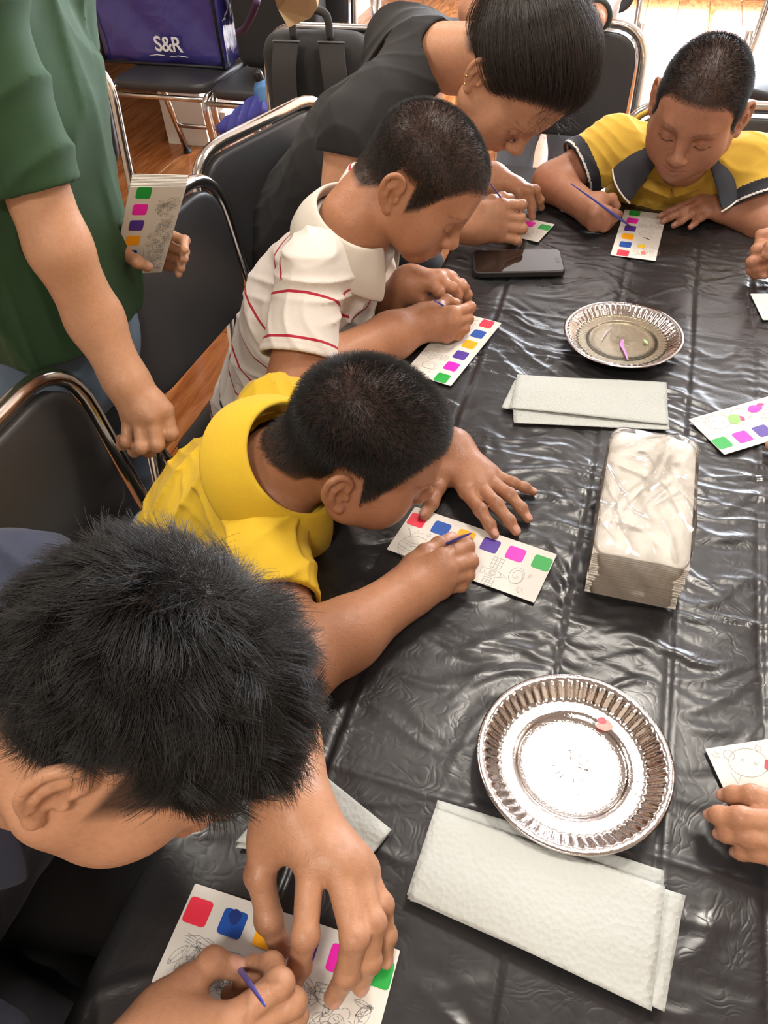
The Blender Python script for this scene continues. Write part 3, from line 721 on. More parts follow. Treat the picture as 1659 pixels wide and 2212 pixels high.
def art(kind, rs):
    """Line drawing in card coordinates (u along the card, v away from the swatches)."""
    P = []
    if kind == 'space':
        c = (.028, .062); P += [circ(c, .019, a0=-.1, a1=6.3)] + [[(c[0] - .018, c[1] + dv), (c[0] - .004, c[1] + dv + .003), (c[0] + .009, c[1] + dv - .002), (c[0] + .018, c[1] + dv + .001)] for dv in (-.008, -.004, .003, .007)] + [circ((c[0], c[1]), .004, .002)]
        P += [[(.008, .036), (.016, .046), (.022, .034)], [(.010, .036), (.018, .048)], [(.022, .040), (.030, .036)]]
        for s_ in ((.036, .037, .0035), (.048, .042, .003), (.044, .049, .0028), (.162, .068, .005), (.166, .044, .003)): P.append(star(s_[:2], s_[2], 5 if s_[2] > .003 else 4))
        P += [circ((.093, .048), .0095), [(.080 + .0033 * k, .060 + .002 * math.sin(k * 2.2)) for k in range(9)], [(.098, .062), (.106, .066), (.100, .069), (.108, .073)]]
        c = (.126, .058); P += [circ(c, .010, .0055), circ(c, .004), circ(c, .0024), [(.134, .0545), (.143, .058), (.134, .0615)], [(.116, .054), (.112, .053), (.112, .063), (.116, .062)]]
        for (a, b_) in ((.034, .050), (.066, .0765)):
            for k in range(4): P.append([(.119 + .0042 * k, a), (.119 + .0042 * k, b_)])
            for k in range(4): P.append([(.119, a + (b_ - a) * k / 3), (.1316, a + (b_ - a) * k / 3)])
        P += [[((.152 + (.0015 + .0007 * k) * math.cos(k * .7)), (.050 + (.002 + .0010 * k) * math.sin(k * .7) * 1.0)) for k in range(12)], circ((.152, .050), .0085, .0125)]
    elif kind == 'animals':
        c = (.150, .058); P += [circ(c, .018, .014), circ((c[0] - .006, c[1] - .002), .0012), circ((c[0] + .004, c[1] + .003), .0012), [(c[0] + .012, c[1] - .010), (c[0] + .018, c[1] - .018), (c[0] + .020, c[1] - .006)], [(c[0] - .012, c[1] - .010), (c[0] - .02, c[1] - .014), (c[0] - .017, c[1] - .002)], circ((c[0] + .014, c[1] + .010), .005)]
        for q in ((.112, .060), (.070, .055)): P += [circ(q, .015, .012), circ((q[0] - .005, q[1]), .001), circ((q[0] + .005, q[1]), .001), [(q[0] - .013, q[1] - .006), (q[0] - .018, q[1] - .014), (q[0] - .006, q[1] - .012)], [(q[0] + .013, q[1] - .006), (q[0] + .018, q[1] - .014), (q[0] + .006, q[1] - .012)]]
        for q in ((.125, .040), (.090, .038)): P.append([(q[0] + .0005 * k * math.cos(k * .8), q[1] + .0005 * k * math.sin(k * .8)) for k in range(13)])
        for q in ((.135, .070), (.176, .070), (.030, .045), (.025, .066)): P.append(star(q, .004))
    else:
        used = []
        for k in range(120):
            c = (rs.uniform(.006, .170), rs.uniform(.040, .072)); a = rs.uniform(0, 6.28); L = rs.uniform(.010, .026)
            if not (.004 < c[0] + L * math.cos(a) < .179 and .036 < c[1] + L * math.sin(a) < .0755) or any((c[0] - o_[0]) ** 2 + (c[1] - o_[1]) ** 2 < .0068 ** 2 for o_ in used): continue
            used.append(c)
            P += leaf(c, a, L, L * rs.uniform(.16, .30), rs.randint(1, 3))
        for q in ((.150, .062), (.060, .058), (.105, .066)):
            P += [circ(q, .0062)] + [circ((q[0] + .009 * math.cos(a), q[1] + .009 * math.sin(a)), .0040, a0=a - 1.7, a1=a + 1.7, n=8) for a in np.arange(0, 6.28, 1.05)]
            for k in range(14): a = rs.uniform(0, 6.28); r_ = rs.uniform(0, .005); P.append(circ((q[0] + r_ * math.cos(a), q[1] + r_ * math.sin(a)), .00035, n=4))
        P += [[(.010, .040), (.022, .036), (.040, .041), (.060, .039)], [(.014, .046), (.030, .044), (.046, .050)]] + [[(.012, .037 + .002 * k), (.020, .0385 + .002 * k)] for k in range(4)]
    return P
def card(O, eu, ev, label, kind, seed, z=None, extra=(), skip=(), tilt=None, lab_group=None):
    z = TS if z is None else z; O = np.array(O, float); eu = nrm(eu); ev = np.array(ev, float); ev = nrm(ev - eu * (ev @ eu)); n = np.cross(ev, eu); n = tilt if tilt is not None else (n if n[2] > 0 else -n)
    W2 = lambda u, v, h=0: O + eu * u + ev * v + n * h
    c = W2(CL / 2, CW / 2); e = empty('painting_card', c, label, 'card', lab_group)
    sheet = MB(); o_ = [(CL / 2 + x, CW / 2 + y) for x, y in rrect(CL, CW, .0012, 2)]; m_ = len(o_)
    sheet.add([W2(u, v, 0) for u, v in o_] + [W2(u, v, .0006) for u, v in o_], [tuple(range(m_))[::-1], tuple(range(m_, 2 * m_))] + [(i, (i + 1) % m_, m_ + (i + 1) % m_, m_ + i) for i in range(m_)])
    sheet.put('sheet', M_PAPER, e, smooth=False)
    for k, col in enumerate(('red', 'blue', 'amber', 'purple', 'pink', 'green')):
        if k in skip: continue
        pts = [(.0125 + .0318 * k + x, .0200 + y) for x, y in rrect(.0212, .0205, .0032, 3)]; m_ = len(pts)
        MB().add([W2(u, v, .0006) for u, v in pts] + [W2(u, v, .0009) for u, v in pts], [tuple(range(m_, 2 * m_))] + [(i, (i + 1) % m_, m_ + (i + 1) % m_, m_ + i) for i in range(m_)]).put('paint_swatch', M_PAINT[col], e, smooth=False)
    mb = MB(); tmp = MB()
    for p in art(kind, np.random.RandomState(seed)): ribbon(tmp, p, .00042, .0008)
    mb.add([W2(*q) for q in tmp.v], tmp.f); mb.put('line_drawing', M_INK, e, smooth=False)['kind'] = 'stuff'
    for col, poly in extra:
        m_ = len(poly); c2 = np.mean(poly, 0); MB().add([W2(*c2, .0011)] + [W2(u, v, .0010) for u, v in poly], [(0, 1 + i, 1 + (i + 1) % m_) for i in range(m_)]).put('painted_patch', M_PAINT[col], e, smooth=False)
    return e
def blob(c, r, rs, n=14, sq=1.0): ph = rs.uniform(0, 6, 3); return [(c[0] + r * (1 + .16 * math.sin(3 * a + ph[0]) + .1 * math.sin(5 * a + ph[1])) * math.cos(a), c[1] + sq * r * (1 + .16 * math.sin(2 * a + ph[2])) * math.sin(a)) for a in np.linspace(0, 2 * math.pi, n + 1)[:-1]]
RS = np.random.RandomState(3); p3 = lambda u, v: at(u, v, TS)
def card_px(o, a, b_, *args, **kw): o, a, b_ = p3(*o), p3(*a), p3(*b_); return card(o, a - o, b_ - o, *args, **kw)
card_px((896.7, 1095), (1205, 1198.9), (832.5, 1176), 'white painting card with a satellite and planet under the bent boy in yellow', 'space', 1)
card_px((1083.2, 698.7), (980.2, 826.4), (990, 672), 'white painting card under the right hand of the boy in the striped shirt', 'space', 2, extra=(('yellow', star((.022, .052), .006)), ('yellow', blob((.034, .056), .004, RS))))
card_px((422.1, 1908.5), (869.9, 2055), (332.2, 2098.7), 'white painting card with leaf drawings under both hands of the boy in front', 'leaf', 5, extra=(('darkblue', blob((.0443, .0150), .0055, RS)),))
card_px((1318.5, 551.3), (1350, 451.4), (1423.9, 561.9), 'white painting card under the brush of the boy in the mustard shirt', 'space', 4, extra=(('yellow', blob((.045, .048), .007, RS)), ('salmon', blob((.022, .054), .007, RS, sq=.7)), ('black', [(.078, .045), (.079, .052), (.073, .060), (.0715, .060), (.0765, .052)])))
eE = p3(1564.4, 982.7); e1 = nrm(p3(1564.4, 982.7) - p3(1659, 954)); card(eE - e1 * CL, e1, p3(1482.2, 911.6) - eE, 'white painting card with green and pink patches at the right table edge', 'animals', 6, skip=(), extra=(('lightgreen', [(.137, .050), (.132, .062), (.122, .064), (.116, .058), (.120, .048), (.130, .044)]), ('rose', [(.116, .058), (.112, .052), (.116, .046), (.121, .049)]), ('pink', blob((.088, .062), .011, RS, sq=.6)), ('rose', blob((.076, .066), .006, RS, sq=.6))))
f0 = p3(1513, 1620); fu = nrm(f0 - p3(1659, 1597)); fv = -nrm(p3(1555, 1700) - f0); card(f0 - fu * CL - fv * CW, fu, fv, 'white painting card with a red heart under bent fingers at the lower right', 'animals', 7, extra=(('red', [(.120, .050), (.126, .058), (.134, .058), (.138, .051), (.133, .043), (.124, .041)]),))
g0 = p3(1198, 485); gv = nrm(p3(1165, 513) - g0); gu = -nrm(p3(1130, 470) - g0); card(g0 - gu * CL, gu, gv, 'white painting card in front of the woman in black', 'space', 8, skip=(0, 1, 2))
h0 = p3(1632, 635); card(h0 + V(.17, .04, 0), nrm(V(-.17, -.04, 0)), V(.0, -.07, 0), 'white card corner just below the fist at the upper right edge', 'space', 9, skip=(4, 5))

# ---- brushes
M_BRUSH = mat('blue_brush_plastic', (.075, .095, .50), .3, Transmission_Weight=.15); M_BRISTLE = mat('brush_bristle', (.03, .022, .03), .5)
def brush(tip, tail, label, length=None):
    tip, tail = np.array(tip, float), np.array(tail, float); d = nrm(tail - tip); L = np.linalg.norm(tail - tip)
    e = empty('paint_brush', tip, label, 'paint brush', 'thin blue paint brushes'); f = tip + d * .012
    ts = np.linspace(0, 1, 9); rr = np.interp(ts, [0, .06, .25, .55, 1], [.0013, .0021, .0024, .0018, .0009])
    MB().tube([f + (tail - f) * t for t in ts], list(rr), 10).put('handle', M_BRUSH, e)
    MB().tube([tip, tip + d * .005, tip + d * .013], [.0002, .0012, .0011], 8).put('bristle', M_BRISTLE, e)
q = lambda u, v, h: at(u, v, TZ + h / 100)
brush(q(505, 2075, .6), q(572, 2172, 14.5), 'short-looking blue brush pointing at the camera in the hand of the boy in front')
brush(q(925, 1192, .6), q(1017, 1152, 9.5), 'blue brush in the fist of the boy in bright yellow')
brush(q(1010, 690, .6), q(937, 648, 8.5), 'blue brush held by the boy in the striped shirt')
brush(q(1122, 482, .6), q(1059, 396, 12.5), 'blue brush held by the woman in black')
brush(q(1366, 492, .8), q(1233, 396, 11.5), 'long blue brush held by the boy in the mustard shirt')

# ---- foil plates
def foil():
    m = mat('aluminium_foil', (.60, .57, .56), .07, 1.0); t = NT(m); co = t.coord('Object'); a = t.noise(420, 3, .65, co); b = t.noise(45, 3, .5, co)
    t.bump(t.math('ADD', t.math('MULTIPLY', a, .55), t.math('MULTIPLY', b, .25)), .0010, .50); return m
M_FOIL = foil()
def plate(c, label, rot):
    e = empty('foil_plate', c, label, 'plate', 'round fluted foil plates'); N = 240; R0 = .0885
    prof = [(.0, .0018), (.020, .0018), (.040, .0018), (.0485, .0020), (.0505, .0030), (.0520, .0046), (.056, .0050), (.0640, .0048), (.0675, .0052), (.0700, .0078), (.0755, .0130), (.0805, .0178), (.0825, .0190), (.0850, .0192), (.0872, .0194), (.0885, .0186), (.0880, .0176)]
    vs = []
    for r, z in prof:
        for k in range(N):
            a = 2 * math.pi * k / N; fl = 0.0
            if .067 < r < .0820: w = math.sin(math.pi * (r - .0660) / .0165) ; fl = w * .00125 * np.sign(math.sin(a * 56)) * abs(math.sin(a * 56)) ** .6
            wob = .0011 * math.sin(2 * a + rot) * (r / R0) ** 2 + .0006 * math.sin(5 * a + rot * 2) * (r / R0) ** 3
            vs.append((c[0] + (r - fl * .6) * math.cos(a), c[1] + (r - fl * .6) * math.sin(a), c[2] + z + fl + wob + .0005))
    fs = [(i * N + k, i * N + (k + 1) % N, (i + 1) * N + (k + 1) % N, (i + 1) * N + k) for i in range(len(prof) - 1) for k in range(N)]
    o = put('dish', vs, np.array(fs), M_FOIL, e); solid(o, .0003, 0); return e
c1 = at(1238, 1640, TZ + .019); c1[2] = TS; p1 = plate(c1, 'shiny foil plate with a small red paint smear, nearest the camera', .4)
def smear(e, c, col, poly, z=.0046, h=.0004, name='paint_smear'):
    m_ = len(poly); c2 = np.mean(poly, 0); mb = MB(); mb.add([(c[0] + c2[0], c[1] + c2[1], c[2] + z + h)] + [(c[0] + u, c[1] + v, c[2] + z) for u, v in poly], [(0, 1 + i, 1 + (i + 1) % m_) for i in range(m_)]); return mb.put(name, M_PAINT[col], e)
sp = p3(1302, 1572) - c1; smear(p1, c1, 'salmon', blob((sp[0], sp[1]), .0075, RS), .0062); smear(p1, c1, 'red', blob((sp[0] - .002, sp[1] + .004), .0042, RS), .0066)
c2 = at(1345, 724, TZ + .019); c2[2] = TS; p2 = plate(c2, 'foil plate of cloudy paint water between the phone and the napkins', 1.7)
M_WATER = mat('paint_water', (.86, .82, .62), .05, Transmission_Weight=.96, IOR=1.33, Specular_IOR_Level=.6)
MB().add([(c2[0], c2[1], c2[2] + .0075)] + [(c2[0] + .0688 * math.cos(a), c2[1] + .0688 * math.sin(a), c2[2] + .0075) for a in np.linspace(0, 2 * math.pi, 49)[:-1]], [(0, 1 + i, 1 + (i + 1) % 48) for i in range(48)]).put('water', M_WATER, p2)
M_PAINT['softpink'] = mat('paint_softpink', (.80, .25, .62), .3); M_PAINT['softgreen'] = mat('paint_softgreen', (.35, .75, .30), .3); M_PAINT['paleviolet'] = mat('paint_paleviolet', (.55, .45, .50), .3)
def streak(pts, w, col):
    P = [at(u, v, c2[2] + .0078) - c2 for u, v in pts]; mb = MB(); tmp = MB(); L = spline([(p[0], p[1], 0) for p in P], 5)
    n_ = len(L); vs = []
    for i, p in enumerate(L): d = nrm(L[min(i + 1, n_ - 1)] - L[max(i - 1, 0)]); ww = np.interp(i / (n_ - 1), np.linspace(0, 1, len(w)), w) / 2; vs += [(c2[0] + p[0] - d[1] * ww, c2[1] + p[1] + d[0] * ww, c2[2] + .0080), (c2[0] + p[0] + d[1] * ww, c2[1] + p[1] - d[0] * ww, c2[2] + .0080)]
    mb.add(vs, [(2 * i, 2 * i + 1, 2 * i + 3, 2 * i + 2) for i in range(n_ - 1)]); mb.put('paint_streak', M_PAINT[col], p2)
streak([(1346, 733), (1343, 745), (1350, 760), (1356, 777)], (.0035, .0050, .0035, .002), 'softpink'); streak([(1322, 706), (1308, 720), (1298, 738)], (.001, .0022, .001), 'paleviolet'); streak([(1390, 733), (1395, 738), (1399, 742)], (.001, .005, .002), 'softgreen')

# ---- napkins
def tissue(name, scale):
    m = mat(name, (.53, .545, .52), .9); t = NT(m); v = t.n('ShaderNodeTexVoronoi', i_Scale=scale); t.l(t.coord('Object'), v.inputs['Vector']); n = t.noise(25, 3, .5, t.coord('Object'))
    t.bump(t.math('ADD', t.math('MULTIPLY', v.outputs['Distance'], 1.0), t.math('MULTIPLY', n, 1.0)), .0016, .55)
    t.b.inputs['Subsurface Weight'].default_value = .05; return m
M_TISSUE = tissue('embossed_tissue', 210); M_TISSUE2 = tissue('fine_tissue', 420)
def sheet_px(e, quad, z0, bulge, m, seed, nm='layer', edge=.0012, n=26):
    """One folded layer: four photo corners on the table, gently puffed up."""
    rs = np.random.RandomState(seed); ph = rs.uniform(0, 6, 6); A = [p3(*p) for p in quad]; vs = []
    for i in range(n + 1):
        for j in range(n + 1):
            u, v = i / n, j / n; p = (1 - u) * (1 - v) * A[0] + u * (1 - v) * A[1] + u * v * A[2] + (1 - u) * v * A[3]
            w = math.sin(math.pi * u) ** .7 * math.sin(math.pi * v) ** .7
            z = z0 + bulge * w + edge * (math.sin(5 * u + ph[0]) * math.sin(4 * v + ph[1]) + .6 * math.sin(11 * v + ph[2] + 2 * u)) * (.4 + .6 * (1 - w)); vs.append((p[0], p[1], TS + max(z, .0006)))
    N = n + 1; fs = np.array([(i * N + j, (i + 1) * N + j, (i + 1) * N + j + 1, i * N + j + 1) for i in range(n) for j in range(n)]); o = put(nm, vs, fs, m, e); solid(o, .0007, 0); return o
def napkin(c, label): return empty('paper_napkin', (*p3(*c)[:2], TS), label, 'napkin', 'paper napkins on the table')
e = napkin((1190, 1960), 'large folded white napkin in front of the near foil plate')
sheet_px(e, [(945, 1729), (1434, 1882), (1420, 2110), (890, 1945)], .0015, .002, M_TISSUE, 1); sheet_px(e, [(935, 1765), (1479, 1938), (1446, 2070), (886, 1950)], .0040, .003, M_TISSUE, 2)
sheet_px(e, [(938, 1760), (1476, 1940), (1430, 2191), (880, 1946)], .0065, .003, M_TISSUE, 3); sheet_px(e, [(940, 1756), (1430, 1925), (1402, 2190), (879, 1941)], .0100, .0055, M_TISSUE, 4)
e = napkin((1265, 870), 'folded white napkin between the far foil plate and the napkin pack')
sheet_px(e, [(1105, 850), (1435, 840), (1446, 931), (1110, 915)], .001, .001, M_TISSUE2, 5); sheet_px(e, [(1112, 822), (1300, 840), (1250, 905), (1083, 884)], .002, .002, M_TISSUE2, 6); sheet_px(e, [(1117, 814), (1438, 832), (1443, 922), (1100, 888)], .0045, .003, M_TISSUE2, 7)
e = napkin((690, 1790), 'folded white napkin lying under the spread hand of the boy in front')
sheet_px(e, [(640, 1640), (842, 1800), (790, 1865), (510, 1832)], .001, .001, M_TISSUE, 8); sheet_px(e, [(660, 1645), (846, 1795), (795, 1861), (512, 1822)], .0035, .003, M_TISSUE, 9)

# ---- pack of napkins in clear film
def pack():
    e = empty('napkin_pack', (.078, .668, TS), 'clear plastic pack holding a tall stack of white napkins', 'napkin pack'); rs = np.random.RandomState(8); n = 22
    M_N = mat('pack_napkin', (.78, .74, .68), .9); t = NT(M_N); t.bump(t.noise(180, 3, .6, t.coord()), .0015, .4)
    for k in range(n):
        z = TS + .0022 + .0031 * k; sx, sy = .096 + rs.uniform(-.001, .001), .200 + rs.uniform(-.0015, .001); c = V(.077 + rs.uniform(-.001, .001), .668 + rs.uniform(-.0008, .0008), z); sag = .0030 * (k / n)
        nx, ny = 8, 10; vs = []; top = .0027
        for s_ in (0, 1):
            for i in range(nx + 1):
                for j in range(ny + 1):
                    u, v = i / nx - .5, j / ny - .5; lift = sag * (math.cos(u * 3) * .8 + .5 * math.sin(v * 5 + 1)) + (.010 * (k / n) ** 3 * max(0, v + .1) * max(0, 1 - abs(u - .1) * 4) if k > 14 else 0)
                    vs.append((c[0] + u * sx, c[1] + v * sy, z + s_ * top + lift))
        N1 = (nx + 1) * (ny + 1); ix = lambda s_, i, j: s_ * N1 + i * (ny + 1) + j; fs = []
        for i in range(nx):
            for j in range(ny): fs += [(ix(1, i, j), ix(1, i + 1, j), ix(1, i + 1, j + 1), ix(1, i, j + 1)), (ix(0, i, j), ix(0, i, j + 1), ix(0, i + 1, j + 1), ix(0, i + 1, j))]
        for i in range(nx): fs += [(ix(0, i, 0), ix(0, i + 1, 0), ix(1, i + 1, 0), ix(1, i, 0)), (ix(0, i + 1, ny), ix(0, i, ny), ix(1, i, ny), ix(1, i + 1, ny))]
        for j in range(ny): fs += [(ix(0, 0, j + 1), ix(0, 0, j), ix(1, 0, j), ix(1, 0, j + 1)), (ix(0, nx, j), ix(0, nx, j + 1), ix(1, nx, j + 1), ix(1, nx, j))]
        put('napkin', vs, fs, M_N, e)
    m = bpy.data.materials.new('clear_film'); m.use_nodes = True; nt = m.node_tree; nt.nodes.clear(); T_ = NT(m); out = T_.n('ShaderNodeOutputMaterial'); tr = T_.n('ShaderNodeBsdfTransparent'); gl = T_.n('ShaderNodeBsdfGlossy', i_Roughness=.10); df = T_.n('ShaderNodeBsdfTranslucent'); df.inputs[0].default_value = (.9, .9, .92, 1)
    a = T_.n('ShaderNodeTexNoise', noise_type='RIDGED_MULTIFRACTAL', i_Scale=16.0, i_Detail=4.0, i_Distortion=.7); T_.l(T_.map(T_.coord(), (1.6, 1, 1), (0, 0, .5)), a.inputs['Vector']); bp = T_.n('ShaderNodeBump'); bp.inputs['Distance'].default_value = .004; bp.inputs['Strength'].default_value = .9; T_.l(a.outputs['Fac'], bp.inputs['Height']); T_.l(bp.outputs[0], gl.inputs['Normal'])
    fz = T_.n('ShaderNodeFresnel'); fz.inputs[0].default_value = 1.45; T_.l(bp.outputs[0], fz.inputs['Normal']); m1 = T_.n('ShaderNodeMixShader'); m1.inputs[0].default_value = .07; T_.l(tr.outputs[0], m1.inputs[1]); T_.l(df.outputs[0], m1.inputs[2])
    m2 = T_.n('ShaderNodeMixShader'); T_.l(fz.outputs[0], m2.inputs[0]); T_.l(m1.outputs[0], m2.inputs[1]); T_.l(gl.outputs[0], m2.inputs[2]); T_.l(m2.outputs[0], out.inputs[0])
    # the film: a loose box with a gathered peak towards the back
    rq = np.random.RandomState(5); CR_ = [(rq.uniform(-.04, .04), rq.uniform(-.09, .09), rq.uniform(0, 3.1), rq.uniform(.03, .07), rq.uniform(.005, .012), rq.uniform(-.003, .007)) for _ in range(22)]
    nu, nv = 112, 80; vs, fs = [], []; cx_, cy_, hx, hy = .077, .668, .0515, .1035; z0, z1 = TS + .0015, TS + .0755
    for i in range(nu):
        a_ = 2 * math.pi * i / nu; ca, sa = math.cos(a_), math.sin(a_); p_ = 7.0; rr = (abs(ca) ** p_ + abs(sa) ** p_) ** (-1 / p_); bx, by = rr * ca, rr * sa
        for j in range(nv + 1):
            t = j / nv
            if t < .45: z = z0 + (z1 - z0) * t / .45; f = 1.0 + .012 * math.sin(a_ * 9 + z * 120) ; 
            else:
                q_ = (t - .45) / .55; f = 1 - q_ ; z = z1 + .004 * math.sin(math.pi * q_)
            X_, Y_ = bx * hx * f, by * hy * f
            if t >= .45: # crumpled ridge over the stack
                d1 = abs(X_ - .012 - .25 * (Y_ - .05)); d2 = abs(X_ + .5 * Y_ - .03); z += .022 * math.exp(-d1 / .010) * math.exp(-((Y_ - .058) / .036) ** 2) + .008 * math.exp(-d2 / .007) * math.exp(-((Y_ - .0) / .05) ** 2) + .005 * math.exp(-abs(X_ - .6 * Y_ + .01) / .006) + .0015 * math.sin(60 * X_ + 40 * Y_) * f
                for (qx, qy, qa, qL, qw, qh) in CR_: du, dv = (X_ - qx) * math.cos(qa) + (Y_ - qy) * math.sin(qa), -(X_ - qx) * math.sin(qa) + (Y_ - qy) * math.cos(qa); z += qh * max(0, 1 - abs(dv) / qw) * max(0, 1 - (du / qL) ** 2)
            vs.append((cx_ + X_, cy_ + Y_, z))
    for i in range(nu):
        for j in range(nv): k = (i + 1) % nu; fs.append((i * (nv + 1) + j, k * (nv + 1) + j, k * (nv + 1) + j + 1, i * (nv + 1) + j + 1))
    put('film', vs, np.array(fs), m, e)
    mb = MB(); tail = [(.050, .772, .070), (.128, .772, .066), (.134, .790, .050), (.044, .790, .052)]; mb.add([(x, y, TS + z) for x, y, z in tail] + [(x + .002, y + .006, TS + z - .028) for x, y, z in tail[:2]], [(0, 1, 2, 3), (1, 0, 4, 5)]); mb.put('film_flap', m, e)
pack()
# ---- phone
def phone():
    P = [p3(1020, 604), p3(1217, 600), p3(1205, 547), p3(1030, 550)]; c = np.mean(P, 0); ax = nrm(P[1] - P[0] + P[2] - P[3]); ay = np.cross(V(0, 0, 1), ax); R = np.stack([ax, ay, V(0, 0, 1)], 1); e = empty('mobile_phone', c, 'black mobile phone lying face up near the woman and the striped boy', 'phone'); L, W_, Hh = .156, .080, .0105
    o_ = rrect(L, W_, .011, 5); m_ = len(o_); mk = lambda pts, z0, z1: MB().add([c + R @ V(x, y, z0) for x, y in pts] + [c + R @ V(x, y, z1) for x, y in pts], [tuple(range(len(pts)))[::-1], tuple(range(len(pts), 2 * len(pts)))] + [(i, (i + 1) % len(pts), len(pts) + (i + 1) % len(pts), len(pts) + i) for i in range(len(pts))])
    o = mk(o_, .0005, Hh).put('case', mat('phone_case', (.02, .018, .02), .45), e, smooth=False); bevel(o, .0018, 3)
    mk(rrect(L - .006, W_ - .006, .009, 5), Hh - .001, Hh + .0003).put('screen', mat('black_glass', (.008, .006, .006), .03, Specular_IOR_Level=.7), e, smooth=False)
    mk([(L / 2 - .010 + x, y) for x, y in rrect(.006, .020, .0029, 4)], Hh, Hh + .0005).put('camera_island', mat('dark_glass', (.004, .004, .005), .05), e, smooth=False)
phone()
# ------------------------------------------------------------------ chairs and bags
M_CHROME = mat('chrome_tube', (.72, .68, .64), .16, 1.0); _c = NT(M_CHROME); _c.bump(_c.noise(35, 3, .5, _c.coord()), .0006, .2)
M_VINYL = mat('grey_black_vinyl', (.030, .030, .032), .42); _v = NT(M_VINYL); _v.bump(_v.noise(600, 2, .5, _v.coord()), .0004, .35)
M_RUB = mat('black_rubber', (.015, .015, .015), .6)
def pad(outline, t, frame, name, m, parent, dome=.012):
    """Upholstered panel: a softly domed slab with a rolled edge from an outline in its own plane."""
    o, ax, ay, n = [np.array(v, float) for v in frame]; out = [np.array(p, float) for p in outline]; cc = np.mean(out, 0); k = len(out); vs, fs = [], []
    rings = [(1.0, 0.0), (1.0, .62), (.975, .92), (.93, 1.0), (.70, 1.25), (.35, 1.42)]
    for s_ in (1, -1):
        base = len(vs)
        for f, h in rings:
            for p in out: q = cc + (p - cc) * f; vs.append(o + ax * q[0] + ay * q[1] + n * s_ * (h if h <= 1 else 1 + (h - 1) * dome / t * 2) * t / 2)
        vs.append(o + ax * cc[0] + ay * cc[1] + n * s_ * (1 + .45 * dome / t * 2) * t / 2)
        for r in range(len(rings) - 1):
            for i in range(k): a, b_ = base + r * k + i, base + r * k + (i + 1) % k; q = (a, b_, b_ + k, a + k); fs.append(q if s_ > 0 else q[::-1])
        for i in range(k): a = base + (len(rings) - 1) * k + i; b_ = base + (len(rings) - 1) * k + (i + 1) % k; q = (a, b_, base + len(rings) * k); fs.append(q if s_ > 0 else q[::-1])
    return put(name, vs, fs, m, parent, local=False)
def outline(pts, r, n=6):
    P = [np.array((*p, 0), float) for p in pts]; out = []
    for i in range(len(P)):
        p, a, b_ = P[i], P[i - 1], P[(i + 1) % len(P)]; ra = min(r[i], np.linalg.norm(a - p) * .49, np.linalg.norm(b_ - p) * .49); q0, q2 = p + nrm(a - p) * ra, p + nrm(b_ - p) * ra
        out += [((1 - t) ** 2 * q0 + 2 * t * (1 - t) * p + t * t * q2)[:2] for t in np.linspace(0, 1, n + 1)]
    return out
def make_chair(label):
    e = empty('stacking_chair', (0, 0, 0), label, 'chair'); w, R_ = .225, .0125
    # seat front towards +y, backrest at y = -.21, leaning back
    bt, bb = V(0, -.252, .82), V(0, -.205, .50)
    X = lambda s_, p: V(s_, p[1], p[2])
    path = fillet([(-w, .17, .012), (-w, .215, .445), (-w, -.175, .425), (-w, -.205, .50), (-w * .98, -.252, .825), (w * .98, -.252, .825), (w, -.205, .50), (w, -.175, .425), (w, .215, .445), (w, .17, .012)], [.06, .05, .06, .10, .10, .06, .05, .06], 7)
    MB().tube(path, R_, 10).put('frame', M_CHROME, e)
    for s_ in (-1, 1):
        l = MB().tube([(s_ * (w + .020), -.185, .53), (s_ * (w + .020), -.215, .30), (s_ * (w + .020), -.300, .012)], R_ * 1.1, 10).put('leg', M_CHROME, e)
        MB().tube([(s_ * (w + .020), -.300, .018), (s_ * (w + .020), -.302, .0)], R_ * 1.5, 10).put('foot_cap', M_RUB, l); MB().tube([(s_ * w, .1705, .018), (s_ * w, .1695, .0)], R_ * 1.5, 10).put('foot_cap', M_RUB, e)
    MB().tube([(-w, .205, .425), (w, .205, .425)], R_ * .8, 8).put('cross_bar', M_CHROME, e); MB().tube([(-w - .02, -.262, .14), (w + .02, -.262, .14)], R_ * .8, 8).put('cross_bar', M_CHROME, e); MB().tube([(-w - .02, -.205, .385), (w + .02, -.205, .385)], R_ * .8, 8).put('cross_bar', M_CHROME, e)
    up = nrm(bt - bb); nn = np.cross(V(1, 0, 0), up)
    pad(outline([(-.205, .310), (-.200, .050), (.200, .050), (.205, .310)], [.085, .075, .075, .085]), .026, (bb, V(1, 0, 0), up, nn), 'backrest', M_VINYL, e)
    pad(outline([(-.205, .215), (-.205, -.192), (.205, -.192), (.205, .215)], [.07, .05, .05, .07]), .034, (V(0, 0, .452), V(1, 0, 0), V(0, 1, .04), V(0, 0, 1)), 'seat', M_VINYL, e)
    return e
def copy_tree(o, parent=None):
    c = o.copy(); C.objects.link(c); c.parent = parent
    for ch in list(o.children): copy_tree(ch, c)
    return c
CH0 = make_chair('')
def chair(x, y, deg, label, first=[True]):
    o = CH0 if first[0] else copy_tree(CH0); first[0] = False
    o.location = (x, y, 0); o.rotation_euler = (0, 0, math.radians(deg)); o['label'] = label; o['group'] = 'grey padded tube chairs'; return o
